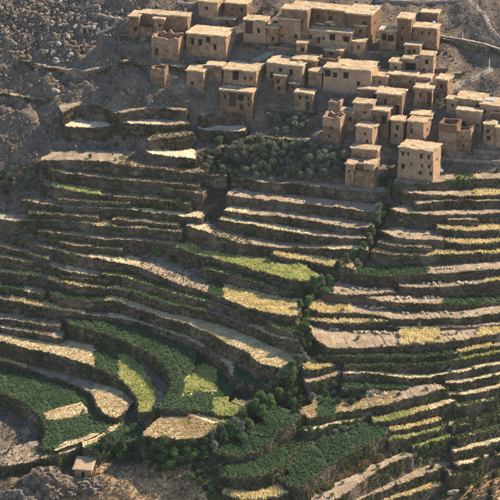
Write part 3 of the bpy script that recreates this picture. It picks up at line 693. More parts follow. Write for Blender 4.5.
    V, F = blades(P, RNG.uniform(.18, .5, len(P)), .16, 5, .5, out * .7)
    tag(link('wall_growth', np_mesh('wall_growth', V - base, F), M['wgrass'], t['root']), kind='stuff')
    # leafy clumps rooted in the joints
    sel = RNG.random(len(P)) < (.62 if lowright else .45); P2 = P[sel] - Nn[np.clip(a[sel] - 8, 0, t['n'] - 1)] * .12
    if len(P2):
        rad = RNG.uniform(.16, .42, len(P2)); Q = np.repeat(P2, 13, 0) + RNG.normal(0, 1, (len(P2) * 13, 3)) * np.repeat(rad, 13)[:, None] * [.6, .6, .55]
        V, F = leaves(Q, .12, 1.2)
        tag(link('wall_bushes', np_mesh('wall_bushes', V - base, F), M['wgreen' if (green or to_px(X[t['n'] // 2])[1] > 195) else 'wgrass'], t['root']), kind='stuff')
    # stones standing proud of the wall and lying along its lip
    m = int(t['n'] * .34 * 3.2 * 4.5); a3 = RNG.integers(0, nr - 1, m); b3 = RNG.integers(0, 9, m); fa, fb = RNG.random(m)[:, None], RNG.random(m)[:, None]
    P3 = (WV[a3, b3] * (1 - fa) + WV[a3 + 1, b3] * fa) * (1 - fb) + (WV[a3, b3 + 1] * (1 - fa) + WV[a3 + 1, b3 + 1] * fa) * fb
    k4 = RNG.integers(0, t['n'], int(t['n'] * .8)); P4 = X[k4] + RNG.normal(0, .1, (len(k4), 3)) * [1, 1, .3]
    if LIPS[t['i']][0] == V_: P3 = P3[:len(P3) // 3]
    V, F = pebbles(np.concatenate([P3, P4]), np.concatenate([.07 + .15 * RNG.random(len(P3)) ** 2, .06 + .14 * RNG.random(len(P4)) ** 2]))
    tag(link('wall_stones', np_mesh('wall_stones', V - base, F), M['wstone'], t['root']), kind='stuff')
    Q = X[RNG.integers(0, t['n'], int(t['n'] * 1.3))] + RNG.normal(0, .12, (int(t['n'] * 1.3), 3)) * [1, 1, .2]
    V, F = blades(Q, RNG.uniform(.1, .32, len(Q)), .11, 3, .7)
    tag(link('lip_grass', np_mesh('lip_grass', V - base, F), M['lipgrass'], t['root']), kind='stuff')
# ---------------------------------------------------------------- village of mud houses
def facade(w, h0, h1, holes, depth=.4):
    """wall face in local x (0..w), z (h0..h1) at y=0 facing -y with recessed openings; returns V,F"""
    xs = sorted({0, w, *[a for o in holes for a in (o[0], o[2])]}); zs = sorted({h0, h1, *[a for o in holes for a in (o[1], o[3])]})
    # extra lines keep the surface rough
    xs = sorted(set(xs) | set(np.linspace(0, w, max(2, int(w / .8) + 1)).round(3))); zs = sorted(set(zs) | set(np.linspace(h0, h1, max(2, int((h1 - h0) / .8) + 1)).round(3)))
    V, F, idx = [], [], {}
    def vid(x, y, z):
        k = (round(x, 4), round(y, 4), round(z, 4))
        if k not in idx: idx[k] = len(V); V.append((x, y, z))
        return idx[k]
    for i in range(len(xs) - 1):
        for j in range(len(zs) - 1):
            cx, cz = (xs[i] + xs[i + 1]) / 2, (zs[j] + zs[j + 1]) / 2
            if any(o[0] < cx < o[2] and o[1] < cz < o[3] for o in holes): continue
            F.append([vid(xs[i], 0, zs[j]), vid(xs[i + 1], 0, zs[j]), vid(xs[i + 1], 0, zs[j + 1]), vid(xs[i], 0, zs[j + 1])])
    for x0, z0, x1, z1 in [o[:4] for o in holes]:
        c = [(x0, z0), (x1, z0), (x1, z1), (x0, z1)]
        for k in range(4):
            a, b = c[k], c[(k + 1) % 4]
            F.append([vid(a[0], 0, a[1]), vid(b[0], 0, b[1]), vid(b[0], depth, b[1]), vid(a[0], depth, a[1])])
    return V, F
def volume(root, origin, w, dp, h, holes_front=(), holes_side=(), roof=True, parapet=0, seed=0, sink=3.0, wallm='mud', roofm='mudroof'):
    """one block of a house: local frame of root, origin = front left bottom corner"""
    ox, oy, oz = origin
    V, F = facade(w, -sink, h, list(holes_front)); n0 = len(V)
    V = [(x, y, z) for x, y, z in V]
    V2, F2 = facade(dp, -sink, h, list(holes_side)); m = len(V)
    V += [(w - y, x, z) for x, y, z in V2]; F += [[i + m for i in f] for f in F2]
    for V3, F3, tr in ((*facade(dp, -sink, h, []), lambda x, y, z: (y, dp - x, z)), (*facade(w, -sink, h, []), lambda x, y, z: (w - x, dp - y, z))):
        m = len(V); V += [tr(*p) for p in V3]; F += [[i + m for i in f] for f in F3]
    rs = random.Random(seed)
    VV_ = []
    for x, y, z in V:                                       # hand built: battered, bulging faces
        k = 1 - .012 * max(0, z)
        q = Vector((x * .55 + seed, y * .55, z * .55)); nx, ny = noise.noise(q), noise.noise(q + Vector((7, 3, 1)))
        VV_.append((ox + w / 2 + (x - w / 2) * k + .11 * nx, oy + dp / 2 + (y - dp / 2) * k + .11 * ny, oz + z + (.12 * noise.noise(Vector((x * .4 + seed, y * .4, 5))) if z > h - .01 else 0)))
    wl = link('wall', py_mesh('wall', VV_, F), M[wallm], root)
    for hs, side in ((holes_front, 0), (holes_side, 1)):
        for o in hs:
            x0, z0, x1, z1 = o[:4]; kind = o[4] if len(o) > 4 else 'window'
            def pl(a, y, z): return (ox + a, oy + y, oz + z) if not side else (ox + w - y, oy + a, oz + z)
            e = .06
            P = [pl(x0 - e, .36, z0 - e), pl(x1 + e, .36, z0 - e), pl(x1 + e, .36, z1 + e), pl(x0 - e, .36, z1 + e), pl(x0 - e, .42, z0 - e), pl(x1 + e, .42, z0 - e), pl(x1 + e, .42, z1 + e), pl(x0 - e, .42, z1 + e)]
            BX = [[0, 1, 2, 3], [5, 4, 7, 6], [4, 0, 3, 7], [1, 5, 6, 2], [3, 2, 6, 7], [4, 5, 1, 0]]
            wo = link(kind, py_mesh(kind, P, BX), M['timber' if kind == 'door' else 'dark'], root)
            a0, a1 = x0 - .12, x1 + .12
            P = [pl(a0, -.04, z1), pl(a1, -.04, z1), pl(a1, -.04, z1 + .11), pl(a0, -.04, z1 + .11), pl(a0, .2, z1), pl(a1, .2, z1), pl(a1, .2, z1 + .11), pl(a0, .2, z1 + .11)]
            link('lintel', py_mesh('lintel', P, BX), M['timber'], wo)
    if roof:                                                # packed earth slab, ragged eaves
        ov, th = .24, .2
        ex = [(a, -ov) for a in np.linspace(-ov, w + ov, max(4, int(w / .45)))] + [(w + ov, b) for b in np.linspace(-ov, dp + ov, max(4, int(dp / .45)))[1:]] + \
             [(a, dp + ov) for a in np.linspace(w + ov, -ov, max(4, int(w / .45)))[1:]] + [(-ov, b) for b in np.linspace(dp + ov, -ov, max(4, int(dp / .45)))[1:-1]]
        k = 1 - .012 * h; n = len(ex); V = []
        for lvl in (h - .002, h + th):
            for a, b in ex:
                j = rs.uniform(-.15, .15); jz = (rs.uniform(-.07, .08) if lvl > h else rs.uniform(-.16, -.02)) + .14 * noise.noise(Vector((a * .4 + seed, b * .4, 5)))
                V.append((ox + w / 2 + (a - w / 2) * k + j, oy + dp / 2 + (b - dp / 2) * k + j * .5, oz + lvl + jz))
        F = [[i, (i + 1) % n, n + (i + 1) % n, n + i] for i in range(n)]
        c = len(V); cx, cy = sum(p[0] for p in V[n:]) / n, sum(p[1] for p in V[n:]) / n
        inner = []                                          # slightly dished top
        for i in range(n): 
            V.append((cx + (V[n + i][0] - cx) * .8, cy + (V[n + i][1] - cy) * .8, oz + h + th - .04 + rs.uniform(-.03, .03)))
        V.append((cx, cy, oz + h + th - .03))
        F += [[n + i, n + (i + 1) % n, c + (i + 1) % n, c + i] for i in range(n)] + [[c + i, c + (i + 1) % n, c + n] for i in range(n)]
        F.append(list(range(n - 1, -1, -1)))
        link('roof', py_mesh('roof', V, F), M[roofm], root)
    else:                                                   # open to the sky: ragged wall tops
        t = .42
        segs = [((0, 0), (w, 0)), ((w, 0), (w, dp)), ((w, dp), (0, dp)), ((0, dp), (0, 0))]
        V, F = [], []
        for (a, b), (c2, d2) in segs:
            L_ = math.hypot(c2 - a, d2 - b); n = max(3, int(L_ / .7)); tx, ty = (c2 - a) / L_, (d2 - b) / L_; nx, ny = -ty, tx
            for i in range(n + 1):
                s_ = L_ * i / n; zt = h + parapet * (.25 + .9 * abs(noise.noise(Vector((s_ * .8 + seed, a, b)))) )
                k0 = len(V)
                for q_, z_ in ((.0, h - 1.6), (.0, zt), (t, zt), (t, h - 1.6)):
                    V.append((ox + a + tx * s_ + nx * q_, oy + b + ty * s_ + ny * q_, oz + z_))
                if i: F += [[k0 - 4 + e, k0 - 4 + (e + 1) % 4, k0 + (e + 1) % 4, k0 + e] for e in range(3)]
        link('parapet', py_mesh('parapet', V, F), M['mud'], root)
        V = [(ox + .1, oy + .1, oz + h - 1.3), (ox + w - .1, oy + .1, oz + h - 1.3), (ox + w - .1, oy + dp - .1, oz + h - 1.25), (ox + .1, oy + dp - .1, oz + h - 1.25)]
        link('floor', py_mesh('floor', V, [[0, 1, 2, 3]]), M['soil'], root)
    return wl
def house(label, vols, rz=-11, name='mud_house', cat='house'):
    """vols: (uL,uR,v top,v base,roof depth px,{options}); the first one stands on the ground at its base line"""
    uL, uR, vt, vb, dpx = vols[0][:5]; c = math.radians(rz - 7)
    P0 = Vector(ground_pt((uL + uR) / 2, vb)); d0 = (P0 - CAMV).length; mpp = SPAN / 500 * d0 / D
    el = math.asin((CAM[2] - P0.z) / d0)
    root = empty(name, P0, c); tag(root, label, cat, 'mud houses of the hillside village')
    inv = Matrix.Rotation(-c, 3, 'Z')
    for vi, vol in enumerate(vols):
        uL, uR, vt, vb, dpx = vol[:5]; op = vol[5] if len(vol) > 5 else {}
        P = Vector(ground_pt((uL + uR) / 2, vb))
        if 'dy' in op: P = P + Vector((0, op['dy'], 0)) - Vector((0, 0, 0))
        w = (uR - uL) * mpp / math.cos(c) * .97; h = (vb - vt) * mpp / math.cos(el); dp = max(2.6, dpx * mpp / math.sin(el))
        q = inv @ (P - P0); rs = random.Random(int(uL * 13 + vt * 7))
        hf = list(op.get('win', []))
        holes = []
        for x0, z0, x1, z1, *kd in hf:                      # given as fractions of width / height
            holes.append((x0 * w, z0 * h, x1 * w, z1 * h, *(kd or ['window'])))
        if not hf and op.get('auto', True) and h > 1.6:
            n = max(1, int(w / 2.3)); rowsz = [.58] if h < 3.6 else [.28, .66]
            for r_ in rowsz:
                for k in range(n):
                    if rs.random() < .3: continue
                    cx = (k + .5 + rs.uniform(-.2, .2)) * w / n; ww, hh = rs.choice([(.5, .6), (.6, .75), (.45, .5), (.75, .9)])
                    z0 = r_ * h - hh / 2 + rs.uniform(-.15, .15)
                    if cx - ww / 2 > .25 and cx + ww / 2 < w - .25 and z0 + hh < h - .3: holes.append((cx - ww / 2, z0, cx + ww / 2, z0 + hh, 'window'))
            if rs.random() < .45 and h > 2.4 and w > 3:
                cx = rs.uniform(.6, w - 1.2)
                if not any(abs((o[0] + o[2]) / 2 - cx - .4) < 1.1 and o[1] < 1.8 for o in holes): holes.append((cx, .02, cx + .85, 1.65, 'door'))
        side = [(dp * .45, h * .5, dp * .45 + .5, h * .5 + .6, 'window')] if dp > 3 and h > 2.2 and rs.random() < .5 else []
        volume(root, (q.x - w / 2, q.y, q.z), w, dp, h, holes, side, op.get('roof', True), op.get('par', 1.0), seed=int(uL * 3 + vt), wallm=op.get('wm', 'mud'), roofm=op.get('rm', 'mudroof'))
    return root
op = lambda **k: k
HOUSES = [
 ('pale roofed courtyard house standing alone at the far left of the village', [(129,139,17,34,6), (139,189,15.5,28,4,op(auto=False)), (153,164,19.5,34,6), (139,153,28,34,3,op(roof=False,par=.4,auto=False))], -8),
 ('low ruined house with broken crenellated walls left of the village', [(151,179,42,56,6,op(roof=False,par=1.7))], -8),
 ('small lone house with a bright side wall left of the two-tier house', [(186,204,71.5,88,6.5)], -9),
 ('wide house with a set-back upper storey and a roof terrace, upper left', [(185,227,35.5,54,9,op(win=[(.12,.42,.2,.75),(.3,.42,.4,.72),(.68,.25,.76,.55),(.5,.62,.6,.9)])), (203,235,24,36,5,op(dy=4.5))], -11),
 ('house cut by the top edge with bright right wall, left of the bush', [(198,218,2.5,18,6)], -9),
 ('shady house at the top edge right of the bright walled one', [(224,247,4,18,6)], -9),
 ('house with a deep dark porch in its left half, beside the top bushes', [(243,266,21,41,5,op(win=[(.06,.35,.42,.92,'door'),(.62,.4,.74,.62)]))], -9),
 ('tall two-tier house with a large dark doorway above the earth platforms', [(219,253,91.5,112,4.5,op(win=[(.29,.28,.5,.86,'door'),(.56,.58,.74,.86),(.12,.62,.18,.78),(.62,.1,.72,.38,'door'),(.86,.62,.91,.76),(.86,.35,.91,.46)])), (222,257,71,92,9,op(win=[(.28,.55,.47,.95),(.63,.6,.69,.74),(.82,.6,.87,.74),(.05,.1,.12,.32),(.3,.08,.36,.2),(.7,.1,.9,.32)]))], -11),
 ('thick walled block with pale right edge under the topmost long roof', [(277,301,19.5,43,4)], -10),
 ('narrow house with bright right wall just behind the thick walled block', [(280,308,10.5,43,4.5)], -10),
 ('largest rooftop at the top centre, long pale and stepping forward at right', [(288,346,9.5,34,6), (344,371,15,42,10)], -12),
 ('small upper house with bright pale roof in the middle of the top cluster', [(315,343,24.5,36,5)], -10),
 ('long house with dark doors in front of the largest rooftop', [(305,352,32,49,6,op(win=[(.06,.5,.12,.72),(.24,.28,.31,.62,'door'),(.36,.5,.41,.64),(.52,.52,.64,.86),(.82,.5,.94,.78)])), (352,364,42.5,56,4)], -10),
 ('small cube house with bright right wall tucked beside the largest rooftop', [(354,366,26,44,4)], -12),
 ('tiny flat roofed house alone in the middle of the village', [(324,343,50.5,60,3.5)], -8),
 ('wide house with slanting bright end wall above the small boxy houses', [(265,303,65,84,8,op(win=[(.35,.5,.45,.78),(.64,.5,.74,.78),(.12,.2,.2,.5)]))], -14),
 ('flat roofed house tucked behind the wide one, triangular bright roof', [(291,317,60.5,74,6,op(auto=False))], -10),
 ('small tower-like house left of the two tiny boxes', [(274,286,76,94,3.5)], -9),
 ('tiny box house with sunlit roof below the slanting end wall', [(290,299,83.5,94,4)], -16),
 ('small square house with a dark door above the upper olive trees', [(294,313,93.5,110,4,op(win=[(.62,.02,.85,.5,'door'),(.24,.62,.36,.8),(.6,.66,.72,.82)]))], -9),
 ('broadest pale roof in the village centre', [(322,372,70,92,10,op(win=[(.02,.62,.14,.9),(.2,.6,.28,.8),(.42,.6,.52,.85),(.7,.3,.76,.5)])), (370,387,77,92,7)], -8),
 ('low house with thin bright roof strip right of the broadest roof', [(357,379,90,104,5), (375,402,95,122,6.5,op(win=[(.3,.62,.4,.8),(.72,.3,.9,.62)]))], -10),
 ('small roofless room with lit inner wall below the broadest roof', [(328,340,104,116,4,op(roof=False,par=.9))], -12),
 ('tall roofless tower of broken walls right of the olive trees', [(322,340,120,144,5,op(roof=False,par=1.3))], -16),
 ('house with thin roof lip behind the square one, centre right', [(352,373,104,130,5)], -9),
 ('house with a dark corner recess right of the thin lipped one', [(370,388,111,136,5,op(win=[(.6,.5,.88,.8),(.15,.6,.25,.75)]))], -10),
 ('square sunlit-sided house above the U-shaped house', [(355,372,127.5,147,5)], -20),
 ('low long house directly behind the U-shaped house', [(350,377,149.5,164,4,op(win=[(.25,.3,.3,.5),(.6,.3,.65,.5)]))], -12),
 ('U-shaped house with two short wings at the stream head', [(345,374,171,181.5,4,op(roof=False,par=.3,auto=False)), (345,353.5,164.5,181,6), (363,373.5,164.5,181,6), (352,365,164,176,3,op(auto=False))], -13),
 ('tall narrow house with sunlit square roof right of the top rooftops', [(396,411,19.5,47,6.5)], -9),
 ('low dark house with two black openings right of the largest rooftop', [(379,396,31,49,4,op(win=[(.12,.45,.42,.78),(.52,.42,.85,.75)]))], -6),
 ('broad house with a set-back wall and white dish, upper right', [(412,437,28.5,47,5,op(win=[(.36,.62,.42,.8),(.64,.62,.7,.8)])), (421,439,17.5,30,4,op(dy=3.2,auto=False))], -8),
 ('narrow tall house with bright roof below the white dish', [(419,433,56,75,4.5)], -9),
 ('small house with slanted bright roof left of the narrow tall one', [(389,401,63,76,6.5), (401,419,60,74,5,op(win=[(.2,.2,.8,.75)]))], -9),
 ('long low house with a thin sunlit roof edge, centre right', [(387,416,75.5,90,5)], -9),
 ('small cube house at the head of the village track', [(435,447,80,96,5)], -18),
 ('square house with a dark right bay left of the grey trees', [(413,432,89,108,6,op(win=[(.72,.1,.96,.8,'door'),(.32,.55,.42,.75)]))], -9),
 ('wide pale roofed house below the village track', [(455,482,100,116,7.5)], -14),
 ('house with a grey metal roof sheet at the right edge', [(479,503,106,126,8)], -14),
 ('long low house with bright right wall, in front of the pale roofed one', [(455,481,111.5,130,4)], -12),
 ('house cut by the right edge, upper of two', [(491,512,113.5,130,5)], -12),
 ('house cut by the right edge, lower of two', [(493,512,128.5,146,5)], -12),
 ('low shed with orange lit roof behind the slanted sunlit house', [(410,431,115.5,128,5)], -9),
 ('house with slanted sunlit right wall above the large front house', [(406,423,122.5,144,7,op(win=[(.22,.45,.38,.66),(.22,.72,.3,.85),(.25,.1,.32,.22)]))], -20),
 ('square open topped house right of the slanted sunlit one', [(438,456,125.5,148,6,op(roof=False,par=.6))], -14),
 ('roofless ruin wall at the right above the terraces', [(456,470,133,150,5,op(roof=False,par=1.2))], -10),
 ('large front house with many small windows above the top terraces', [(397,433,150,176,9,op(win=[(.08,.7,.16,.84),(.25,.72,.31,.84),(.62,.68,.70,.84),(.84,.7,.9,.84),(.66,.36,.71,.46),(.86,.36,.92,.48),(.1,.2,.2,.38),(.6,.08,.68,.2),(.36,.34,.4,.44),(.9,.1,.97,.22)]))], -16),
]
HOUSES += [
 ('low dark house squeezed between the recess house and the slanted sunlit one', [(390,403,121,142,5)], -9),
 ('tiny house in the shade left of the lower house at the right edge', [(483,494,125,144,4)], -10),
 ('small roofless stone pen among the rubble left of the lone house', [(150,165,71,82,4,op(roof=False,par=1.2,auto=False))], -8),
 ('lean-to shed against the left end of the broadest pale roof', [(308,322,72,88,5)], -8),
 ('shady house wedged below the thin roof strip right of centre', [(340,354,112,130,4)], -9),
 ('low annex in front of the broad upper right house', [(404,420,46,58,4)], -8),
 ('small shed between the cube house and the wide pale roof', [(446,457,100,114,4)], -12),
 ('low annex right of the long low house at centre right', [(416,430,78,90,4)], -9),
 ('narrow annex left of the long house with dark doors', [(296,306,44,58,4)], -9),
 ('low walled yard house under the tiny flat roofed house', [(318,338,60,72,4,op(roof=False,par=.7))], -8),
 ('small box house right of the shady house at the top edge', [(266,278,28,44,4)], -9),
 ('low house behind the lone house with the bright side wall', [(206,222,66,80,4)], -10),
]
for lab, vols, rz in HOUSES: house(lab, vols, rz)
# ---------------------------------------------------------------- rocks
def rock_mesh(seed, sub=2, rough=.45):
    bm = bmesh.new(); bmesh.ops.create_icosphere(bm, subdivisions=sub, radius=1)
    rs = random.Random(seed); pl = [Vector((rs.gauss(0, 1), rs.gauss(0, 1), rs.gauss(0, .8))).normalized() for _ in range(9)]
    for v in bm.verts:
        p = v.co.copy()
        for n in pl:                                        # cleaved faces
            d = p.dot(n) - rs.uniform(.55, .56); 
            if d > 0: p -= n * d * .85
        p *= 1 + rough * .5 * noise.noise(v.co * 1.7 + Vector((seed * 3.1, 0, 0))) + rough * .25 * noise.noise(v.co * 4 + Vector((seed, 5, 0)))
        v.co = Vector((p.x * 1.3, p.y * 1.1, p.z * .95))
    me = bpy.data.meshes.new('boulder'); bm.to_mesh(me); bm.free(); me.materials.append(M['rock']); return me
ROCKS = [rock_mesh(k) for k in range(9)]
def boulder(u, v, px, label, group=None, name='boulder', p=None):
    if 'dense rock field' in label: label = ('large' if px > 5 else 'middling' if px > 3.6 else 'small') + ' ' + label + (', near its top' if v < 22 else ', near its foot' if v > 44 else ', halfway down') + (' left' if u < 70 else ' right')
    p = p or hit(u, v); o = bpy.data.objects.new(name, random.choice(ROCKS)); COL.objects.link(o)
    s = px * .1; o.location = p + Vector((0, 0, s * .25)); o.scale = (s * random.uniform(.8, 1.25), s * random.uniform(.8, 1.2), s * random.uniform(.7, 1.1))
    o.rotation_euler = (random.uniform(-.4, .4), random.uniform(-.4, .4), random.uniform(0, 6.28)); return tag(o, label, 'rock', group)
def scatter_poly(poly, n, seed):
    r = random.Random(seed); us_ = [p[0] for p in poly]; vs_ = [p[1] for p in poly]; out = []
    while len(out) < n:
        u, v = r.uniform(min(us_), max(us_)), r.uniform(min(vs_), max(vs_))
        if bool(inpoly(np.array([u]), np.array([v]), poly)[0]): out.append((u, v))
    return out
ROCKFIELDS = [
 ([(36,0),(80,0),(128,6),(122,22),(100,34),(80,46),(72,62),(55,68),(40,60),(30,42),(46,25)], 85, 'pale boulder in the dense rock field at the upper left', (2.5, 9.5)),
 ([(18,0),(38,0),(42,18),(24,20)], 14, 'pale boulder in the small cluster near the top left corner', (1.5, 5)),
 ([(0,22),(24,28),(28,48),(10,50),(0,45)], 12, 'pale boulder by the left edge below the top corner', (1.5, 5)),
 ([(52,78),(78,80),(74,112),(50,108)], 12, 'pale boulder on the slope above the threshing floor', (1.5, 5.5)),
 ([(84,97),(118,96),(140,108),(120,112)], 14, 'small pale stone on the bank behind the threshing floor', (1, 3)),
 ([(0,55),(150,60),(150,95),(0,150)], 20, 'scattered stone on the dark bare slope at left', (1, 2.6)),
 ([(120,30),(185,60),(185,85),(120,80)], 12, 'loose stone among the ruins left of the village', (1, 3)),
 ([(5,110),(35,105),(40,165),(10,165)], 12, 'loose stone above the left end of the upper terraces', (1, 3.2)),
 ([(470,0),(500,0),(500,30),(488,18)], 10, 'loose stone beside the footpath in the top right corner', (1, 3)),
 ([(255,0),(280,0),(275,20),(258,18)], 8, 'pale stone in the bright rubble at the top left of the largest rooftop', (1.2, 3.5)),
 ([(205,52),(250,55),(262,62),(250,68),(205,64)], 6, 'stone on the bank above the two-tier house', (1, 2.2)),
 ([(455,66),(475,70),(470,80),(455,82)], 5, 'stone beside the village track', (1.2, 3)),
 ([(80,478),(200,475),(225,498),(75,500)], 14, 'stone in the dry grass at the bottom edge', (1, 3)),
 ([(430,445),(500,430),(500,500),(440,500)], 18, 'stone in the rubble of the lower right corner', (1, 3)),
 ([(245,112),(262,116),(255,136),(246,134)], 5, 'stone on the bank right of the short earth platform', (1, 2.6)),
]
for k, (poly, n, lab, (a, b)) in enumerate(ROCKFIELDS):
    for (u, v) in scatter_poly(poly, n, 50 + k):
        boulder(u, v, a + (b - a) * random.random() ** 1.7, lab, lab.replace('pale ', '').replace('boulder', 'boulders').replace('stone ', 'stones '))
for (u, v, px, lab) in [(45,53,10,'large block shaped pale boulder among the rocks, upper left'), (57,60,8,'wide pale slab boulder right of the block shaped one'), (55,92,8,'upright pale boulder alone above the threshing floor'),
   (454,494,9,'white rounded boulder at the bottom right'), (452,437,6,'white stone slab among the weeds right of the stone wall corner'), (92,43,5,'pale boulder at the end of the rock field')]:
    boulder(u, v, px, lab)
for (u, v) in [(290,199.5),(297,200),(304,201.5),(326,204.5),(332,205),(340,206),(365,209.5),(370,210),(316,220),(336,223),(341,223.5),(355,225.5),(358,225),(277,226),(283,227),(292,229),(298,230),(303,231),(254,222),(402,231),(408,231.5),(426,233),(430,234),(400,243),(419,244),(365,201)]:
    boulder(u, v, random.uniform(1.6, 3), 'small pale stone heap on a narrow sandy terrace in the upper middle', 'stones on the sandy terraces')
for (u, v) in [(152,268),(157,271),(163,275),(170,273),(178,276),(184,278),(187,281),(196,284),(205,287),(166,270),(176,271),(160,266)]:
    boulder(u, v, random.uniform(1.6, 3.2), 'stone lying on the slanting rubble field in the left middle', 'stones on the rubble field')
# rock outcrop in the lower left corner, one craggy mass
def outcrop(u, v, size, label, seed):
    bm = bmesh.new(); bmesh.ops.create_icosphere(bm, subdivisions=5, radius=1)
    for vv in bm.verts:
        p = vv.co.copy(); q = p * 2.2 + Vector((seed, 0, 0))
        r = 1 + .35 * noise.noise(p * 1.3 + Vector((seed, 2, 0))) + .30 * (1 - abs(noise.noise(q)) * 2.2) * .6 + .14 * noise.noise(p * 5) - .16 * abs(noise.noise(p * 7 + Vector((3, 1, 4)))) + .05 * noise.noise(p * 13)
        p *= r; p.z = math.floor(p.z * 5 + noise.noise(p * 2) * .8) / 5 * .5 + p.z * .5
        vv.co = Vector((p.x * size[0], p.y * size[1], p.z * size[2]))
    me = bpy.data.meshes.new('rock_outcrop'); bm.to_mesh(me); bm.free(); me.materials.append(M['crag'])
    o = bpy.data.objects.new('rock_outcrop', me); COL.objects.link(o); o.location = hit(u, v); tag(o, label, 'rock'); return o
outcrop(46, 487, (4.3, 3.6, 3.6), 'craggy grey rock outcrop below the thatched hut, lower left', 3.3)
outcrop(22, 499, (3.4, 2.8, 2.4), 'lower dark rock shoulder in the bottom left corner', 8.1)
outcrop(92, 487, (2.4, 2.0, 1.5), 'small pale rock knob right of the thatched hut', 5.7)
outcrop(72, 490, (1.8, 1.6, 1.1), 'rock foot in front of the thatched hut', 6.6)
# ---------------------------------------------------------------- thatched hut
def hut():
    p = hit(83, 478); root = empty('thatched_hut', p, math.radians(-8)); tag(root, 'small thatched stone hut above the rock outcrop, lower left', 'hut')
    w_, d_, h_ = 3.1, 3.6, 1.7
    V, F = facade(w_, -1.5, h_, [(1.25, 0, 1.85, 1.25)]); m = len(V)
    for V3, tr in ((facade(d_, -1.5, h_, []), lambda x, y, z: (w_ - y, x, z)), (facade(d_, -1.5, h_, []), lambda x, y, z: (y, d_ - x, z)), (facade(w_, -1.5, h_, []), lambda x, y, z: (w_ - x, d_ - y, z))):
        m = len(V); V += [tr(*q) for q in V3[0]]; F += [[i + m for i in f] for f in V3[1]]
    link('wall', py_mesh('wall', [(x - w_ / 2 + .07 * noise.noise(Vector((x, y, z * 1.3))), y, z + (y / d_ * .5 if z > h_ - .01 else 0)) for x, y, z in V], F), M['mud'], root)
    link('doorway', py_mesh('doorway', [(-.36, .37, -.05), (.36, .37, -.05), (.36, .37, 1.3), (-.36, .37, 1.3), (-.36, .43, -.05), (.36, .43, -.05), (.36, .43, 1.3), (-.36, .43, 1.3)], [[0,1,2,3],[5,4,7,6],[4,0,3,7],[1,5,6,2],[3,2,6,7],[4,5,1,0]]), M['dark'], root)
    nx, ny = 14, 14; V, F = [], []
    for lv in (0, 1):
        for j in range(ny):
            for i in range(nx):
                x = -w_ / 2 - .35 + (w_ + .7) * i / (nx - 1); y = -.35 + (d_ + .7) * j / (ny - 1); e = i in (0, nx - 1) or j in (0, ny - 1)
                r_ = random.uniform(-.07, .07) if e else 0
                V.append((x + r_, y + r_, h_ + .02 + lv * (.28 if not e else .17) + .5 * max(0, y) / d_ + .05 * noise.noise(Vector((x * 2, y * 2, lv)))))
    N_ = nx * ny
    for j in range(ny - 1):
        for i in range(nx - 1):
            a = j * nx + i; F.append([N_ + a, N_ + a + 1, N_ + a + nx + 1, N_ + a + nx]); F.append([a + nx, a + nx + 1, a + 1, a])
    rim = [j for j in range(nx)] + [j * nx + nx - 1 for j in range(1, ny)] + [(ny - 1) * nx + i for i in range(nx - 2, -1, -1)] + [j * nx for j in range(ny - 2, 0, -1)]
    for a, b in zip(rim, rim[1:] + rim[:1]): F.append([a, b, N_ + b, N_ + a])
    link('roof', py_mesh('roof', V, F), M['thatch'], root)
hut()
# ---------------------------------------------------------------- trees and bushes
def tube(path, radii, n=6):
    V, F = [], []
    for k, (p, r) in enumerate(zip(path, radii)):
        p = Vector(p); d = (Vector(path[min(k + 1, len(path) - 1)]) - Vector(path[max(k - 1, 0)])).normalized(); a = d.orthogonal().normalized(); b = d.cross(a)
        for i in range(n): V.append(p + (a * math.cos(6.2832 * i / n) + b * math.sin(6.2832 * i / n)) * r)
    for k in range(len(path) - 1):
        for i in range(n): F.append([k * n + i, k * n + (i + 1) % n, (k + 1) * n + (i + 1) % n, (k + 1) * n + i])
    return V, F
def tree_proto(seed, H, Wd, nl, lsize, stem=.35, lobes=9):
    """unit tree, total height H, crown width Wd; returns trunk mesh, crown mesh"""
    r = random.Random(seed); g = np.random.default_rng(seed); TV_, TF_ = [], []
    def add(path, rad):
        V, F = tube(path, rad); o = len(TV_); TV_.extend(V); TF_.extend([[i + o for i in f] for f in F])
    hs = H * stem; tw = H * .035 + .03
    add([(0, 0, -.3), (r.uniform(-.05, .05), 0, hs * .5), (r.uniform(-.12, .12) * H * .3, r.uniform(-.1, .1) * H * .3, hs), (0, 0, H * .75)], [tw * 1.4, tw, tw * .85, tw * .3])
    cs = []
    for k in range(lobes):
        a = k * 2.4 + r.uniform(-.4, .4); rr = Wd * .5 * r.uniform(.25, .72); z = hs + (H - hs) * r.uniform(.12, .82)
        rr *= 1 - .45 * (z - hs) / (H - hs)
        c = (rr * math.cos(a), rr * math.sin(a), z); cs.append((c, Wd * r.uniform(.10, .26)))
        add([(0, 0, hs * .8), (c[0] * .5, c[1] * .5, (hs + z) / 2 - .05 * H), c], [tw * .6, tw * .4, tw * .12])
    cs.append(((0, 0, hs + (H - hs) * .72), Wd * .25))
    P = []
    for c, rad in cs:
        n = int(nl * (rad / Wd) ** 2 * 2.6); d = g.normal(size=(n, 3)); d /= np.linalg.norm(d, axis=1)[:, None]
        P.append(np.array(c) + d * (rad * g.uniform(.3, 1.2, n))[:, None] * [1, 1, .85])
    P = np.concatenate(P); P = P[P[:, 2] > hs * .45]
    V, F = leaves(P, lsize, 1.0)
    return py_mesh('trunk', TV_, TF_), np_mesh('crown', V, F)
PRO = {'olive': [tree_proto(k, 2.3, 2.4, 620, .14, .22, 14) for k in range(4)], 'stream': [tree_proto(20 + k, 2.6, 2.1, 1000, .14, .2) for k in range(4)],
       'thicket': [tree_proto(30 + k, 1.5, 2.3, 900, .13, .08) for k in range(3)], 'shrub': [tree_proto(40 + k, 1.2, 1.6, 420, .10, .08, 7) for k in range(3)]}
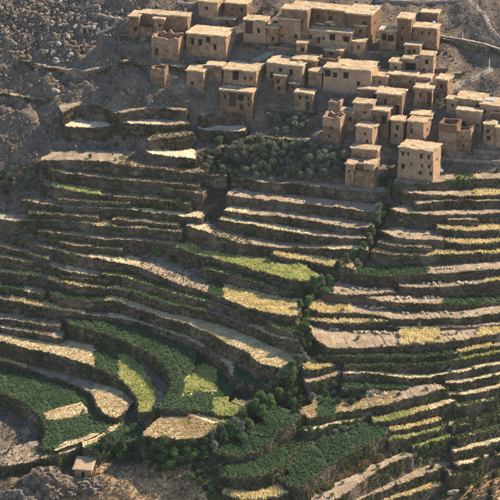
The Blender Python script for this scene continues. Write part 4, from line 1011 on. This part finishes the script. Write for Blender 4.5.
MATS = {'olive': 'leaf_o', 'stream': 'leaf_g', 'thicket': 'leaf_d', 'shrub': 'leaf_s'}
CACHE = {}
def tree(kind, u, v, px, label, group, name='tree', mm=None, hf=1.0):
    """px = crown width in photo pixels, (u,v) = foot"""
    k = random.randrange(len(PRO[kind])); key = (kind, k, mm)
    if key not in CACHE:
        a, b = PRO[kind][k]; b = b.copy(); a = a.copy(); a.materials.clear(); b.materials.clear(); a.materials.append(M['bark']); b.materials.append(M[mm or MATS[kind]]); CACHE[key] = (a, b)
    W0 = {'olive': 2.3, 'stream': 2.1, 'thicket': 2.3, 'shrub': 1.6}[kind]
    p = hit(u, v); s = px * .2 / W0; e = empty(name, p, random.uniform(0, 6.28)); e.scale = (s, s, s * hf * random.uniform(.9, 1.15)); tag(e, label, 'tree' if name.endswith('tree') else 'bush', group)
    a, b = CACHE[key]; link('trunk', a, None, e); link('crown', b, None, e); return e
def thirds(u, v, u0, u1, v0, v1):
    return ('left', 'middle', 'right')[min(2, max(0, int((u - u0) / (u1 - u0) * 3)))], ('back', 'middle', 'front')[min(2, max(0, int((v - v0) / (v1 - v0) * 3)))]
def stream_place(v):
    for lim, tx in ((215, 'between the topmost field terraces'), (262, 'beside the narrow sandy terraces'), (312, 'between the yellow-green barley and the brown sheaf plots'), (352, 'along the left edge of the large ploughed field'),
                    (385, 'beside the end of the wide stubble field'), (415, 'right of the flat shelf of green plots'), (999, 'just above the green patchwork')):
        if v < lim: return tx
def spaced(poly, n, seed, mind):
    out = []; 
    for (u, v) in scatter_poly(poly, n * 12, seed):
        if all((u - a) ** 2 + ((v - b) * 1.6) ** 2 > mind * mind for a, b in out): out.append((u, v))
        if len(out) >= n: break
    return sorted(out, key=lambda q: q[1])
for (u, v) in spaced([(236,146),(262,141),(300,146),(340,150),(346,160),(343,180),(300,182),(262,181),(238,172)], 105, 3, 4.6): tree('olive', u, v + 2, random.uniform(6, 12), 'grey-green olive tree in the %s part of the grove, %s rows' % thirds(u, v, 236, 346, 141, 182), 'olive trees of the grove', 'olive_tree')
for (u, v) in spaced([(266,118),(285,115),(312,122),(314,132),(290,134),(266,132)], 20, 4, 5): tree('olive', u, v + 2, random.uniform(6, 11), 'olive tree at the %s of the upper clump under the small square house, %s row' % thirds(u, v, 266, 314, 115, 134), 'upper clump of olive trees', 'olive_tree')
for (u, v) in spaced([(200,156),(215,148),(238,150),(236,178),(215,176),(198,170)], 30, 5, 4.5): tree('olive', u, v + 2, random.uniform(6, 10), 'leafy shrub, %s of the clump beside the pale walled platform, %s row' % thirds(u, v, 198, 238, 148, 178), 'grey shrubs left of the grove', 'shrub', random.choice(['leaf_s', 'leaf_o', 'leaf_d']))
tree('thicket', 219, 145, 13, 'dark green bush behind the grey shrubs', None, 'bush', 'leaf_g')
for (u, v) in spaced([(14,168),(34,166),(38,190),(16,192)], 9, 6, 6): tree('olive', u, v + 2, random.uniform(7, 11), 'dark tree at the left ends of the upper terraces', 'trees at the left ends of the terraces', 'tree')
for (u, v) in spaced([(0,170),(14,168),(14,205),(0,205)], 5, 16, 6): tree('thicket', u, v + 2, random.uniform(7, 11), 'dark bush at the left edge beside the terrace ends', 'bushes at the left edge', 'bush')
for (u, v) in spaced([(65,138),(125,138),(123,160),(66,156)], 12, 7, 8): tree('shrub', u, v + 2, random.uniform(4, 7), 'low grey-green shrub below the threshing floor', 'shrubs below the threshing floor', 'shrub', random.choice(['leaf_s', 'leaf_d']))
STREAM = [(389,180,7),(391,186,6),(388,193,7),(384,199,6),(388,203,6),(381,209,7),(378,214,8),(383,217,5),(374,221,7),(378,226,6),(371,231,6),(368,238,6),(371,243,5),(364,249,7),(360,255,7),(354,260,9),(362,262,6),(346,263,7),(357,268,8),(338,268,6),(329,283,7),(321,284,8),(314,286,8),(312,293,8),(319,297,6),(305,297,8),(309,305,8),(304,312,7),(300,306,6),(307,318,6),(305,326,7),(302,333,8),(307,340,9),(302,346,9),(308,350,8),(299,354,10),(304,361,9),(298,368,10),(291,372,9),(285,377,11),(293,380,9),(279,383,11),(286,388,10),(273,391,11),(268,397,12),(278,397,9),(262,403,11),(270,406,10),(255,408,10),(263,413,10),(250,415,11),(257,420,9),(243,421,12),(249,426,9),(235,427,11),(228,431,10),(241,431,9),(221,436,11),(232,437,9),(213,441,10),(224,443,9),(206,446,9),(215,449,8)]
for (u, v, px) in STREAM: tree('stream', u, v + px * .3, px * random.uniform(.85, 1.1) * (1.2 if v > 380 else 1.4), 'bushy tree lining the stream ' + stream_place(v), 'trees lining the stream', 'tree', random.choice(['leaf_g', 'leaf_g', 'leaf_d', 'leaf_o']) if v > 290 else random.choice(['leaf_o', 'leaf_d', 'leaf_g']))
for (u, v) in spaced([(100,448),(125,443),(150,440),(200,440),(205,452),(190,466),(160,470),(135,462),(110,459)], 46, 8, 6.5): tree('thicket', u, v + 3, random.uniform(9, 14), 'dark rounded bush in the %s of the thicket below the straw-yellow field, %s rows' % thirds(u, v, 100, 205, 440, 470), 'bushes of the bottom thicket', 'bush', random.choice(['leaf_d', 'leaf_d', 'leaf_g']))
for (u, v) in spaced([(198,458),(222,455),(226,480),(222,500),(205,496),(192,478)], 18, 9, 7): tree('thicket', u, v + 3, random.uniform(8, 13), 'green bush left of the lowest green plots, ' + ('beside the second plot' if v < 466 else 'beside the third terrace' if v < 482 else 'at the bottom edge'), 'bushes left of the green patchwork', 'bush', random.choice(['leaf_g', 'leaf_d']))
for (u, v) in spaced([(40,458),(62,452),(68,458),(64,463),(42,466)], 7, 10, 5) + spaced([(94,450),(104,446),(110,455),(96,460)], 5, 18, 5): tree('shrub', u, v + 1, random.uniform(5, 9), 'low green shrub behind the thatched hut', 'shrubs behind the hut', 'shrub', random.choice(['leaf_g', 'leaf_d']))
tree('thicket', 103, 447, 13, 'single dark bush beside the straw strip', None, 'bush', 'leaf_d')
tree('thicket', 158, 256, 13, 'round green bush above the slanting rubble field', None, 'bush', 'leaf_g'); tree('thicket', 173, 262, 10, 'low dark bush right of the round green bush', None, 'bush', 'leaf_d')
for (u, v) in [(68,262),(75,259),(97,243),(48,292),(44,296),(98,246),(140,213),(185,202),(178,204)]: tree('shrub', u, v, random.uniform(5, 9), 'small green shrub on a shady terrace at left', 'shrubs on the left terraces', 'shrub', random.choice(['leaf_g', 'leaf_d']))
for (u, v) in [(452,185),(460,186),(466,186),(447,184),(458,180),(470,184)]: tree('shrub', u, v, random.uniform(6, 9), 'green shrub against the bare wall right of the large front house', 'shrubs by the large front house', 'shrub', 'leaf_g')
for (u, v) in [(437,106),(445,107),(424,110),(441,101)]: tree('shrub', u, v, random.uniform(8, 11), 'grey bare looking tree between houses at the right', 'grey trees between the houses', 'tree', 'leaf_s', 1.2)
for (u, v) in [(262,12),(270,9),(276,15)]: tree('shrub', u, v, 9, 'pale twiggy bush at the top beside the largest rooftop', 'pale bushes at the top', 'bush', 'leaf_s')
for (u, v) in spaced([(340,395),(372,388),(366,400),(335,405)], 8, 11, 6): tree('thicket', u, v + 2, random.uniform(7, 10), 'dark bush above the straw heaps right of the stream', 'bushes above the straw heaps', 'bush', 'leaf_d')
for (u, v) in spaced([(310,385),(340,380),(345,392),(312,402)], 10, 12, 6.5): tree('thicket', u, v + 2, random.uniform(6, 10), 'green bush on the bank left of the straw heaps', 'bushes on the right stream bank', 'bush', random.choice(['leaf_g', 'leaf_o']))
for (u, v) in spaced([(300,430),(340,432),(360,425),(372,418),(350,428)], 10, 13, 6): tree('thicket', u, v + 2, random.uniform(5, 9), 'bush on the bank above the green patchwork', 'bushes above the patchwork', 'bush', random.choice(['leaf_g', 'leaf_o']))
for (u, v) in spaced([(405,440),(450,440),(445,470),(410,460)], 16, 14, 7): tree('thicket', u, v + 2, random.uniform(6, 10), 'green bush among the weedy terraces at lower right', 'bushes at lower right', 'bush', random.choice(['leaf_g', 'leaf_o']))
for (u, v) in spaced([(440,470),(500,450),(500,500),(430,500)], 14, 15, 9): tree('thicket', u, v + 2, random.uniform(6, 11), 'dark bush in the rubble of the lower right corner', 'bushes in the lower right corner', 'bush', 'leaf_d')
for (u, v) in spaced([(340,300),(500,330),(500,420),(450,430),(330,365)], 40, 17, 9): tree('shrub', u, v + 1, random.uniform(4, 7), 'small shrub on a terrace wall ' + ('above the large ploughed field' if v < 340 else 'just below the large ploughed field' if v < 375 else 'among the dry stubble terraces' if v < 405 else 'near the green hedge rows') + (', left' if u < 400 else ', middle' if u < 450 else ', right'), 'shrubs on the right terrace walls', 'shrub', random.choice(['leaf_g', 'leaf_d', 'leaf_o']))
# ---------------------------------------------------------------- sheaves
def sheaf_mesh(seed):
    g = random.Random(seed); n = 11; V, F = [], []
    for j, (rr, z) in enumerate([(.42, -.05), (.40, .12), (.27, .30), (.34, .44)]):
        for i in range(n):
            a = 6.2832 * i / n; q = rr * g.uniform(.8, 1.2); V.append((q * math.cos(a) * 1.15, q * math.sin(a), z + g.uniform(-.05, .08)))
    V.append((0, 0, .34))
    for j in range(3):
        for i in range(n): F.append([j * n + i, j * n + (i + 1) % n, (j + 1) * n + (i + 1) % n, (j + 1) * n + i])
    F += [[3 * n + i, 3 * n + (i + 1) % n, 4 * n] for i in range(n)]
    me = py_mesh('straw_sheaf', V, F); me.materials.append(M['sheaf']); return me
SH = [sheaf_mesh(k) for k in range(4)]
def sheaf(u, v, lab, s=1.0):
    o = bpy.data.objects.new('straw_sheaf', random.choice(SH)); COL.objects.link(o); o.location = hit(u, v)
    o.rotation_euler = (random.uniform(-.5, .5), random.uniform(-.5, .5), random.uniform(0, 6.28)); s *= random.uniform(.6, 1.0); o.scale = (s, s, s)
    tag(o, lab, 'sheaf', lab.replace('straw sheaf', 'straw sheaves'))
SHEAVES = [([355,358,361,364,366,369], 332.5, 'straw sheaf in the left cluster on the large ploughed field'), ([376,379,382,385,388,391,394], 333.5, 'straw sheaf in the middle row on the large ploughed field'), ([330,333,336,338], 329.8, 'straw sheaf in the upper left of the large ploughed field'),
 ([443,446,449,452], 334.5, 'straw sheaf right of the square of golden barley'), ([343,346,352,355,360,364,367,371,375], 289.8, 'pale straw sheaf on the short brown plot by the stream'), ([367,371,375,378,382,386], 308, 'straw sheaf on the furrows right of the streamside yellow barley'),
 ([398,402,406,410,424,428,433,438], 298, 'straw sheaf on the furrows left of the right green plot'), ([424,429,434,440,458,462,466,470,474], 283.5, 'straw sheaf on the thin sandy strip under the upper dark green plot'), ([437,441,445,449,452,478,483], 269, 'straw sheaf right of the upper dark green plot'),
 ([403,408,422,428,441,446,452,464,478,490], 313.5, 'straw sheaf on the divided sandy plots at right'), ([104,112,120,127,136], 259.5, 'straw sheaf on the sandy stubble in the left middle'), ([402,410,425,428], 234, 'straw sheaf on the rounded sandy terrace')]
for us_, v, lab in SHEAVES:
    for u in us_: sheaf(u + random.uniform(-.6, .6), v + random.uniform(-.8, .8), lab)
for (u, v) in [(364,394.5),(368,393),(372,392.5),(376,392),(380,393),(384,395),(361,396.5),(367,396.5),(374,396),(380,397)]: sheaf(u, v, 'straw sheaf heaped at the top of the long straw terrace', 1.5)
# ---------------------------------------------------------------- paths, low walls, poles, dishes
def ribbon(name, px, width, m, lift=.05, label=None, kind='structure'):
    p = resample(px, 2.5); P = np.array([hit(u, v) for u, v in p]); P = smooth_line(P, 3); n = len(P)
    T = np.gradient(P[:, :2], axis=0); T /= np.linalg.norm(T, axis=1)[:, None] + 1e-9; S = np.stack([-T[:, 1], T[:, 0]], 1)
    V = []
    for k in range(n):
        for a in (-1, -.5, 0, .5, 1):
            x, y = P[k, 0] + S[k, 0] * a * width / 2 * random.uniform(.85, 1.15), P[k, 1] + S[k, 1] * a * width / 2
            h, _ = top(x, y); V.append((x, y, (h.z if h else P[k, 2]) + lift - (.12 if abs(a) == 1 else 0)))
    g = np.arange(n * 5).reshape(n, 5); F = np.stack([g[:-1, :-1], g[1:, :-1], g[1:, 1:], g[:-1, 1:]], -1).reshape(-1, 4)
    return tag(link(name, py_mesh(name, V, F.tolist()), M[m]), label, kind=kind)
ribbon('path', [(463,-8),(470,2),(480,10),(486,18),(489,27),(493,34),(502,40),(520,46)], 1.2, 'path', .14, 'pale footpath winding down in the top right corner')
ribbon('path', [(446,93),(452,88),(460,84),(472,79),(484,73),(492,69)], 1.9, 'path', .14, 'short dirt track entering the village from the right')
ribbon('path', [(248,62),(258,60),(266,56),(274,52)], 1.2, 'path', .14, 'lit path above the two-tier house')
def low_wall(px, h, m, label, th=.5):
    p = resample(px, 2.0); P = smooth_line(np.array([hit(u, v) for u, v in p]), 2); n = len(P)
    T = np.gradient(P[:, :2], axis=0); T /= np.linalg.norm(T, axis=1)[:, None] + 1e-9; S = np.stack([-T[:, 1], T[:, 0], 0 * T[:, 0]], 1)
    V, F = [], []
    for k in range(n):
        hh = h * (.75 + .4 * abs(noise.noise(Vector(P[k]) * .8)) + random.uniform(-.08, .08))
        for s_, z in ((-.6, -1.5), (-.5, hh), (.5, hh + random.uniform(-.06, .06)), (.6, -1.5)): V.append(P[k] + S[k] * s_ * th + [0, 0, z])
        if k: a = (k - 1) * 4; F += [[a + e, a + e + 1, a + 5 + e, a + 4 + e] for e in range(3)]
    F += [[3, 2, 1, 0], [4 * n - 4, 4 * n - 3, 4 * n - 2, 4 * n - 1]]
    tag(link('low_wall', py_mesh('low_wall', V, F), M[m]), label, 'wall', 'low dry stone walls')
low_wall([(92,14),(106,17),(120,20),(116,26),(105,31),(96,34)], .5, 'rock', 'pale stone row bending at the right end of the rock field')
low_wall([(70,7),(82,9),(92,6),(100,8)], .5, 'rock', 'short stone row crossing the top of the rock field')
low_wall([(440,36.5),(450,38.5),(460,40),(470,42),(485,45),(500,50),(515,54)], .4, 'rock', 'long pale topped wall above the earth bank, upper right')
low_wall([(200,60.5),(212,59),(228,60)], .5, 'rock', 'short pale wall behind the two-tier house')
low_wall([(366,53),(376,53),(392,54)], .6, 'bank', 'thin low wall above the broadest pale roof')
low_wall([(430,70),(440,71),(448,70)], .7, 'bank', 'low yard wall right of the narrow tall house')
low_wall([(268,48),(290,50),(304,50)], .7, 'bank', 'low yard wall under the thick walled block')
low_wall([(318,113),(330,116),(346,116)], .7, 'bank', 'low yard wall left of the thin lipped house')
low_wall([(375,146),(384,150),(392,152)], .8, 'bank', 'low yard wall between the U-shaped and the large front house')
low_wall([(470,150),(485,152),(502,153)], .6, 'bank', 'low yard wall at the right edge above the terraces')
low_wall([(440,158),(455,160),(470,161),(500,163)], .5, 'rock', 'faint pale wall line across the slope right of the large front house')
low_wall([(375,1),(395,2),(420,3),(445,2),(462,0)], .5, 'rock', 'pale wall line at the top edge above the upper right houses')
low_wall([(178,3),(190,5),(200,3)], .5, 'rock', 'short bright wall at the top edge left of the bright walled house')
def pole(u, v, hpx, label, m='white'):
    p = hit(u, v); V, F = tube([(0, 0, -.5), (0, 0, hpx * .2 * .5), (0, 0, hpx * .2)], [.09, .08, .06], 8); root = empty('utility_pole', p); tag(root, label, 'pole')
    link('post', py_mesh('post', V, F), M[m], root)
    V, F = tube([(-.5, 0, hpx * .2 - .3), (.5, 0, hpx * .2 - .3)], [.05, .05], 6); link('crossbar', py_mesh('crossbar', V, F), M['timber'], root)
pole(489, 72, 15, 'thin pale pole beside the village track'); pole(462.5, 40, 9, 'short pale pole on the long wall, upper right'); pole(405, 121, 34, 'dark slim pole between the centre right houses', 'timber')
def dish(u, v, label):
    n, V, F = 16, [], []
    h, loc, dd = None, None, Vector(rays(u, v)).normalized()
    dg = bpy.context.evaluated_depsgraph_get(); ok, loc, *_ = sc.ray_cast(dg, CAMV, dd)
    p = loc if ok else hit(u, v); root = empty('satellite_dish', p, math.radians(-25)); tag(root, label, 'dish')
    V2, F2 = tube([(0, 0, -.2), (0, 0, .55)], [.04, .04]); link('mast', py_mesh('mast', V2, F2), M['white'], root)
    for off in (0, .03):
        V.append((0, .12 + off, .6))
        for rr, y in ((.18, .05), (.36, 0)):
            for i in range(n): V.append((rr * math.cos(6.2832 * i / n), y + off, .6 + rr * math.sin(6.2832 * i / n)))
    for b in (0, 2 * n + 1):
        F += [[b, b + 1 + i, b + 1 + (i + 1) % n] for i in range(n)] + [[b + 1 + i, b + 1 + n + i, b + 1 + n + (i + 1) % n, b + 1 + (i + 1) % n] for i in range(n)]
    m_ = 2 * n + 1; F += [[1 + n + i, m_ + 1 + n + i, m_ + 1 + n + (i + 1) % n, 1 + n + (i + 1) % n] for i in range(n)]
    link('reflector', py_mesh('reflector', V, F), M['white'], root)
bpy.context.view_layer.update()
dish(376, 9, 'white satellite dish on the right corner of the largest rooftop'); dish(434, 25, 'white satellite dish on the terrace of the broad upper right house')
# rolled sheet roof panel and white covered heap
def sheet():
    dg = bpy.context.evaluated_depsgraph_get(); ok, p, *_ = sc.ray_cast(dg, CAMV, Vector(rays(487, 101)).normalized())
    V, F = [], []; nx = 22
    for lv in (0, .03):
        for j in range(2):
            for i in range(nx): V.append((-1.6 + 3.2 * i / (nx - 1), j * 1.9, .08 + lv + .05 * (i % 2)))
    for i in range(nx - 1): F += [[i, i + 1, nx + i + 1, nx + i][::-1], [2 * nx + i, 2 * nx + i + 1, 3 * nx + i + 1, 3 * nx + i]]
    o = link('roof_sheet', py_mesh('roof_sheet', V, F), M['tin']); o.location = p; o.rotation_euler = (0, 0, math.radians(-14)); tag(o, 'grey corrugated metal sheet on the roof at the right edge', 'metal sheet')
sheet()
def heap():
    p = hit(441, 172); bm = bmesh.new(); bmesh.ops.create_icosphere(bm, subdivisions=3, radius=1)
    for v in bm.verts:
        q = v.co; v.co = Vector((q.x * .5, q.y * .45, max(-.3, q.z) * .45 + .15 * noise.noise(q * 2.5))) * (1 + .15 * noise.noise(q * 4))
    me = bpy.data.meshes.new('covered_heap'); bm.to_mesh(me); bm.free(); me.materials.append(M['white']); o = link('covered_heap', me, None); o.location = p + Vector((0, 0, .25)); tag(o, 'white covered heap beside the right corner of the large front house', 'heap')
heap()
# ---------------------------------------------------------------- loose ground cover on the open slope
def cover(name, poly, n, mm, kind, label, h=.3, seed=0, size=.2):
    pts = []; g = random.Random(seed)
    for (u, v) in scatter_poly(poly, n, seed):
        d = Vector(rays(u, v)).normalized(); r_ = BVH.ray_cast(CAMV, d)
        if r_[0] is not None and OWN[r_[2]] == -1: pts.append(r_[0])
    if len(pts) < 5: return
    P = np.array(pts)
    if kind == 'grass': V, F = blades(P, RNG.uniform(.5, 1.1, len(P)) * h, .15, 5, .8)
    else:
        o = np.array([(1,0,0),(0,1,0),(-1,0,0),(0,-1,0),(0,0,.75),(0,0,-.5)]); s = size * RNG.random(len(P)) ** 2 * 2 + .07; a = RNG.uniform(0, 6.28, len(P))
        c, s_ = np.cos(a), np.sin(a); Rm = np.stack([np.stack([c, -s_, 0 * a], 1), np.stack([s_, c, 0 * a], 1), np.stack([0 * a, 0 * a, 1 + 0 * a], 1)], 1)
        oo = o[None] * RNG.uniform(.5, 1.2, (len(P), 6, 1)) + RNG.normal(0, .22, (len(P), 6, 3))
        V = (np.einsum('nij,nkj->nki', Rm, oo) * (s[:, None, None] * RNG.uniform(.7, 1.3, (len(P), 1, 3))) + P[:, None]).reshape(-1, 3)
        F = np.arange(len(P))[:, None] * 6; F = np.concatenate([F + [[i, (i + 1) % 4, 4]] for i in range(4)] + [F + [[(i + 1) % 4, i, 5]] for i in range(4)])
    tag(link(name, np_mesh(name, V, F), M[mm]), label, cat=None, kind='stuff')
UL = [(-40,-40),(190,-40),(190,140),(150,140),(60,165),(-40,230)]
cover('rubble', UL, 8000, 'scree', 'rock', 'fine rubble strewn over the upper left slope', seed=1, size=.25)
cover('rubble', [(-5,135),(14,137),(40,128),(60,122),(62,127),(40,134),(14,142),(-5,144)], 260, 'scree', 'rock', 'line of stones running down the bare left slope', seed=31, size=.3)
cover('rubble', [(0,0),(40,0),(30,60),(0,55)], 900, 'scree', 'rock', 'rubble in the top left corner', seed=32, size=.4)
cover('rubble', [(38,0),(125,4),(122,22),(72,64),(42,60)], 800, 'scree', 'rock', 'dense pale rubble between the boulders of the rock field', seed=21, size=.4)
cover('dry_grass', UL, 500, 'dgrass', 'grass', 'sparse dry tufts on the upper left slope', h=.3, seed=2)
cover('rubble', [(190,-40),(540,-40),(540,175),(400,180),(240,140),(190,120)], 6500, 'scree', 'rock', 'small stones lying between the village houses', seed=3, size=.18)
cover('dry_grass', [(190,-40),(540,-40),(540,180),(190,140)], 500, 'dgrass', 'grass', 'dry tufts between the village houses', h=.28, seed=4)
LR = [(60,462),(225,455),(290,500),(330,520),(420,500),(410,440),(450,400),(540,400),(540,540),(-40,540),(-40,470)]
cover('dry_grass', LR, 9000, 'dgrass', 'grass', 'brown dry grass on the lowest slope', h=.4, seed=5)
cover('weeds', LR, 1100, 'wgreen', 'grass', 'green weeds on the lowest slope', h=.4, seed=6)
cover('rubble', LR, 3000, 'scree', 'rock', 'small stones on the lowest slope', seed=7, size=.16)
MID = [(-40,160),(540,160),(540,500),(-40,470)]
cover('weeds', MID, 14000, 'wgrass', 'grass', 'rough growth on the banks between the terraces', h=.5, seed=8)
GUL = [(225,170),(240,170),(225,215),(210,230),(205,200)], [(380,178),(398,178),(385,225),(365,260),(330,285),(312,310),(310,350),(290,395),(230,440),(215,440),(280,385),(296,350),(298,310),(320,278),(355,250),(372,215)]
cover('stream_weeds', GUL[1], 3500, 'wgreen', 'grass', 'dense green weeds along the stream bed', h=.7, seed=9)
cover('ravine_scrub', GUL[0], 600, 'wgrass', 'grass', 'dark scrub filling the small ravine left of the grove', h=.7, seed=10)

# heaps of fodder drying on roofs
def fodder(u, v, s_, label):
    dg = bpy.context.evaluated_depsgraph_get(); ok, p, *_ = sc.ray_cast(dg, CAMV, Vector(rays(u, v)).normalized())
    if not ok: return
    bm = bmesh.new(); bmesh.ops.create_icosphere(bm, subdivisions=3, radius=1)
    for q in bm.verts:
        c = q.co.copy(); k = 1 + .25 * noise.noise(c * 2 + Vector((u, v, 0))) + .12 * noise.noise(c * 6)
        q.co = Vector((c.x * 1.25 * k, c.y * k, max(c.z, -.2) * .42 * k * (1.1 - .35 * math.hypot(c.x, c.y)))) * s_
    me = bpy.data.meshes.new('fodder_heap'); bm.to_mesh(me); bm.free(); me.materials.append(M['straw']); o = link('fodder_heap', me, None); o.location = p; tag(o, label, 'heap', 'fodder heaps on roofs')
fodder(330, 22, .8, 'conical fodder heap on the small upper house in the top cluster'); fodder(345, 65, .6, 'fodder heap on the broadest pale roof'); fodder(300, 62, .55, 'fodder heap on the wide house with the slanting end wall')
fodder(236, 66, .5, 'low fodder heap on the two-tier house'); fodder(415, 145, .6, 'fodder heap on the large front house'); fodder(470, 97, .5, 'fodder heap on the wide pale roof below the track')
# ---------------------------------------------------------------- summer haze between the two slopes
lo, hi = Vector((-190, -440, -75)), Vector((190, 215, 190))
V = [(x, y, z) for z in (lo.z, hi.z) for x, y in ((lo.x, lo.y), (hi.x, lo.y), (hi.x, hi.y), (lo.x, hi.y))]
hz = py_mesh('haze', V, [[3,2,1,0],[4,5,6,7],[0,1,5,4],[1,2,6,5],[2,3,7,6],[3,0,4,7]])
hm = bpy.data.materials.new('haze'); hm.use_nodes = True; hn = hm.node_tree; hn.nodes.remove(hn.nodes['Principled BSDF'])
pv_ = hn.nodes.new('ShaderNodeVolumePrincipled'); pv_.inputs['Color'].default_value = (.93, .94, .96, 1); pv_.inputs['Density'].default_value = HAZE; pv_.inputs['Anisotropy'].default_value = .2
hn.links.new(pv_.outputs[0], hn.nodes['Material Output'].inputs['Volume'])
tag(link('haze', hz, hm), 'thin summer haze over the whole valley', kind='stuff')

for (u, v) in spaced([(280,402),(300,382),(308,394),(298,412),(284,412)], 14, 71, 5): tree('thicket', u, v + 2, random.uniform(6, 10), 'green bush in the hollow between stream trees and straw heaps', 'bushes in the stream hollow', 'bush', random.choice(['leaf_g', 'leaf_o', 'leaf_d']))
BANK = [(296,496),(345,460),(395,432),(414,452),(370,476),(330,505)]
cover('dry_grass', BANK, 4000, 'dgrass', 'grass', 'dry grass on the bank under the largest green field', h=.5, seed=72)
cover('weeds', BANK, 3000, 'wgreen', 'grass', 'green weeds on the bank under the largest green field', h=.5, seed=73)
for (u, v) in spaced(BANK, 16, 74, 8): tree('shrub', u, v + 1, random.uniform(4, 7), 'small shrub on the dry bank under the largest green field', 'shrubs on the dry bank', 'shrub', random.choice(['leaf_s', 'leaf_g', 'leaf_o']))
cover('weeds', [(270,395),(310,372),(345,380),(330,402),(300,425),(270,440)], 3000, 'wgreen', 'grass', 'green weeds in the stream hollow', h=.6, seed=75)

for (u, v) in spaced([(18,470),(60,466),(70,482),(40,495),(16,492)], 12, 81, 7): tree('shrub', u, v + 1, random.uniform(3.5, 6), 'low shrub rooted in the craggy outcrop at lower left', 'shrubs on the outcrop', 'shrub', random.choice(['leaf_d', 'leaf_s']))
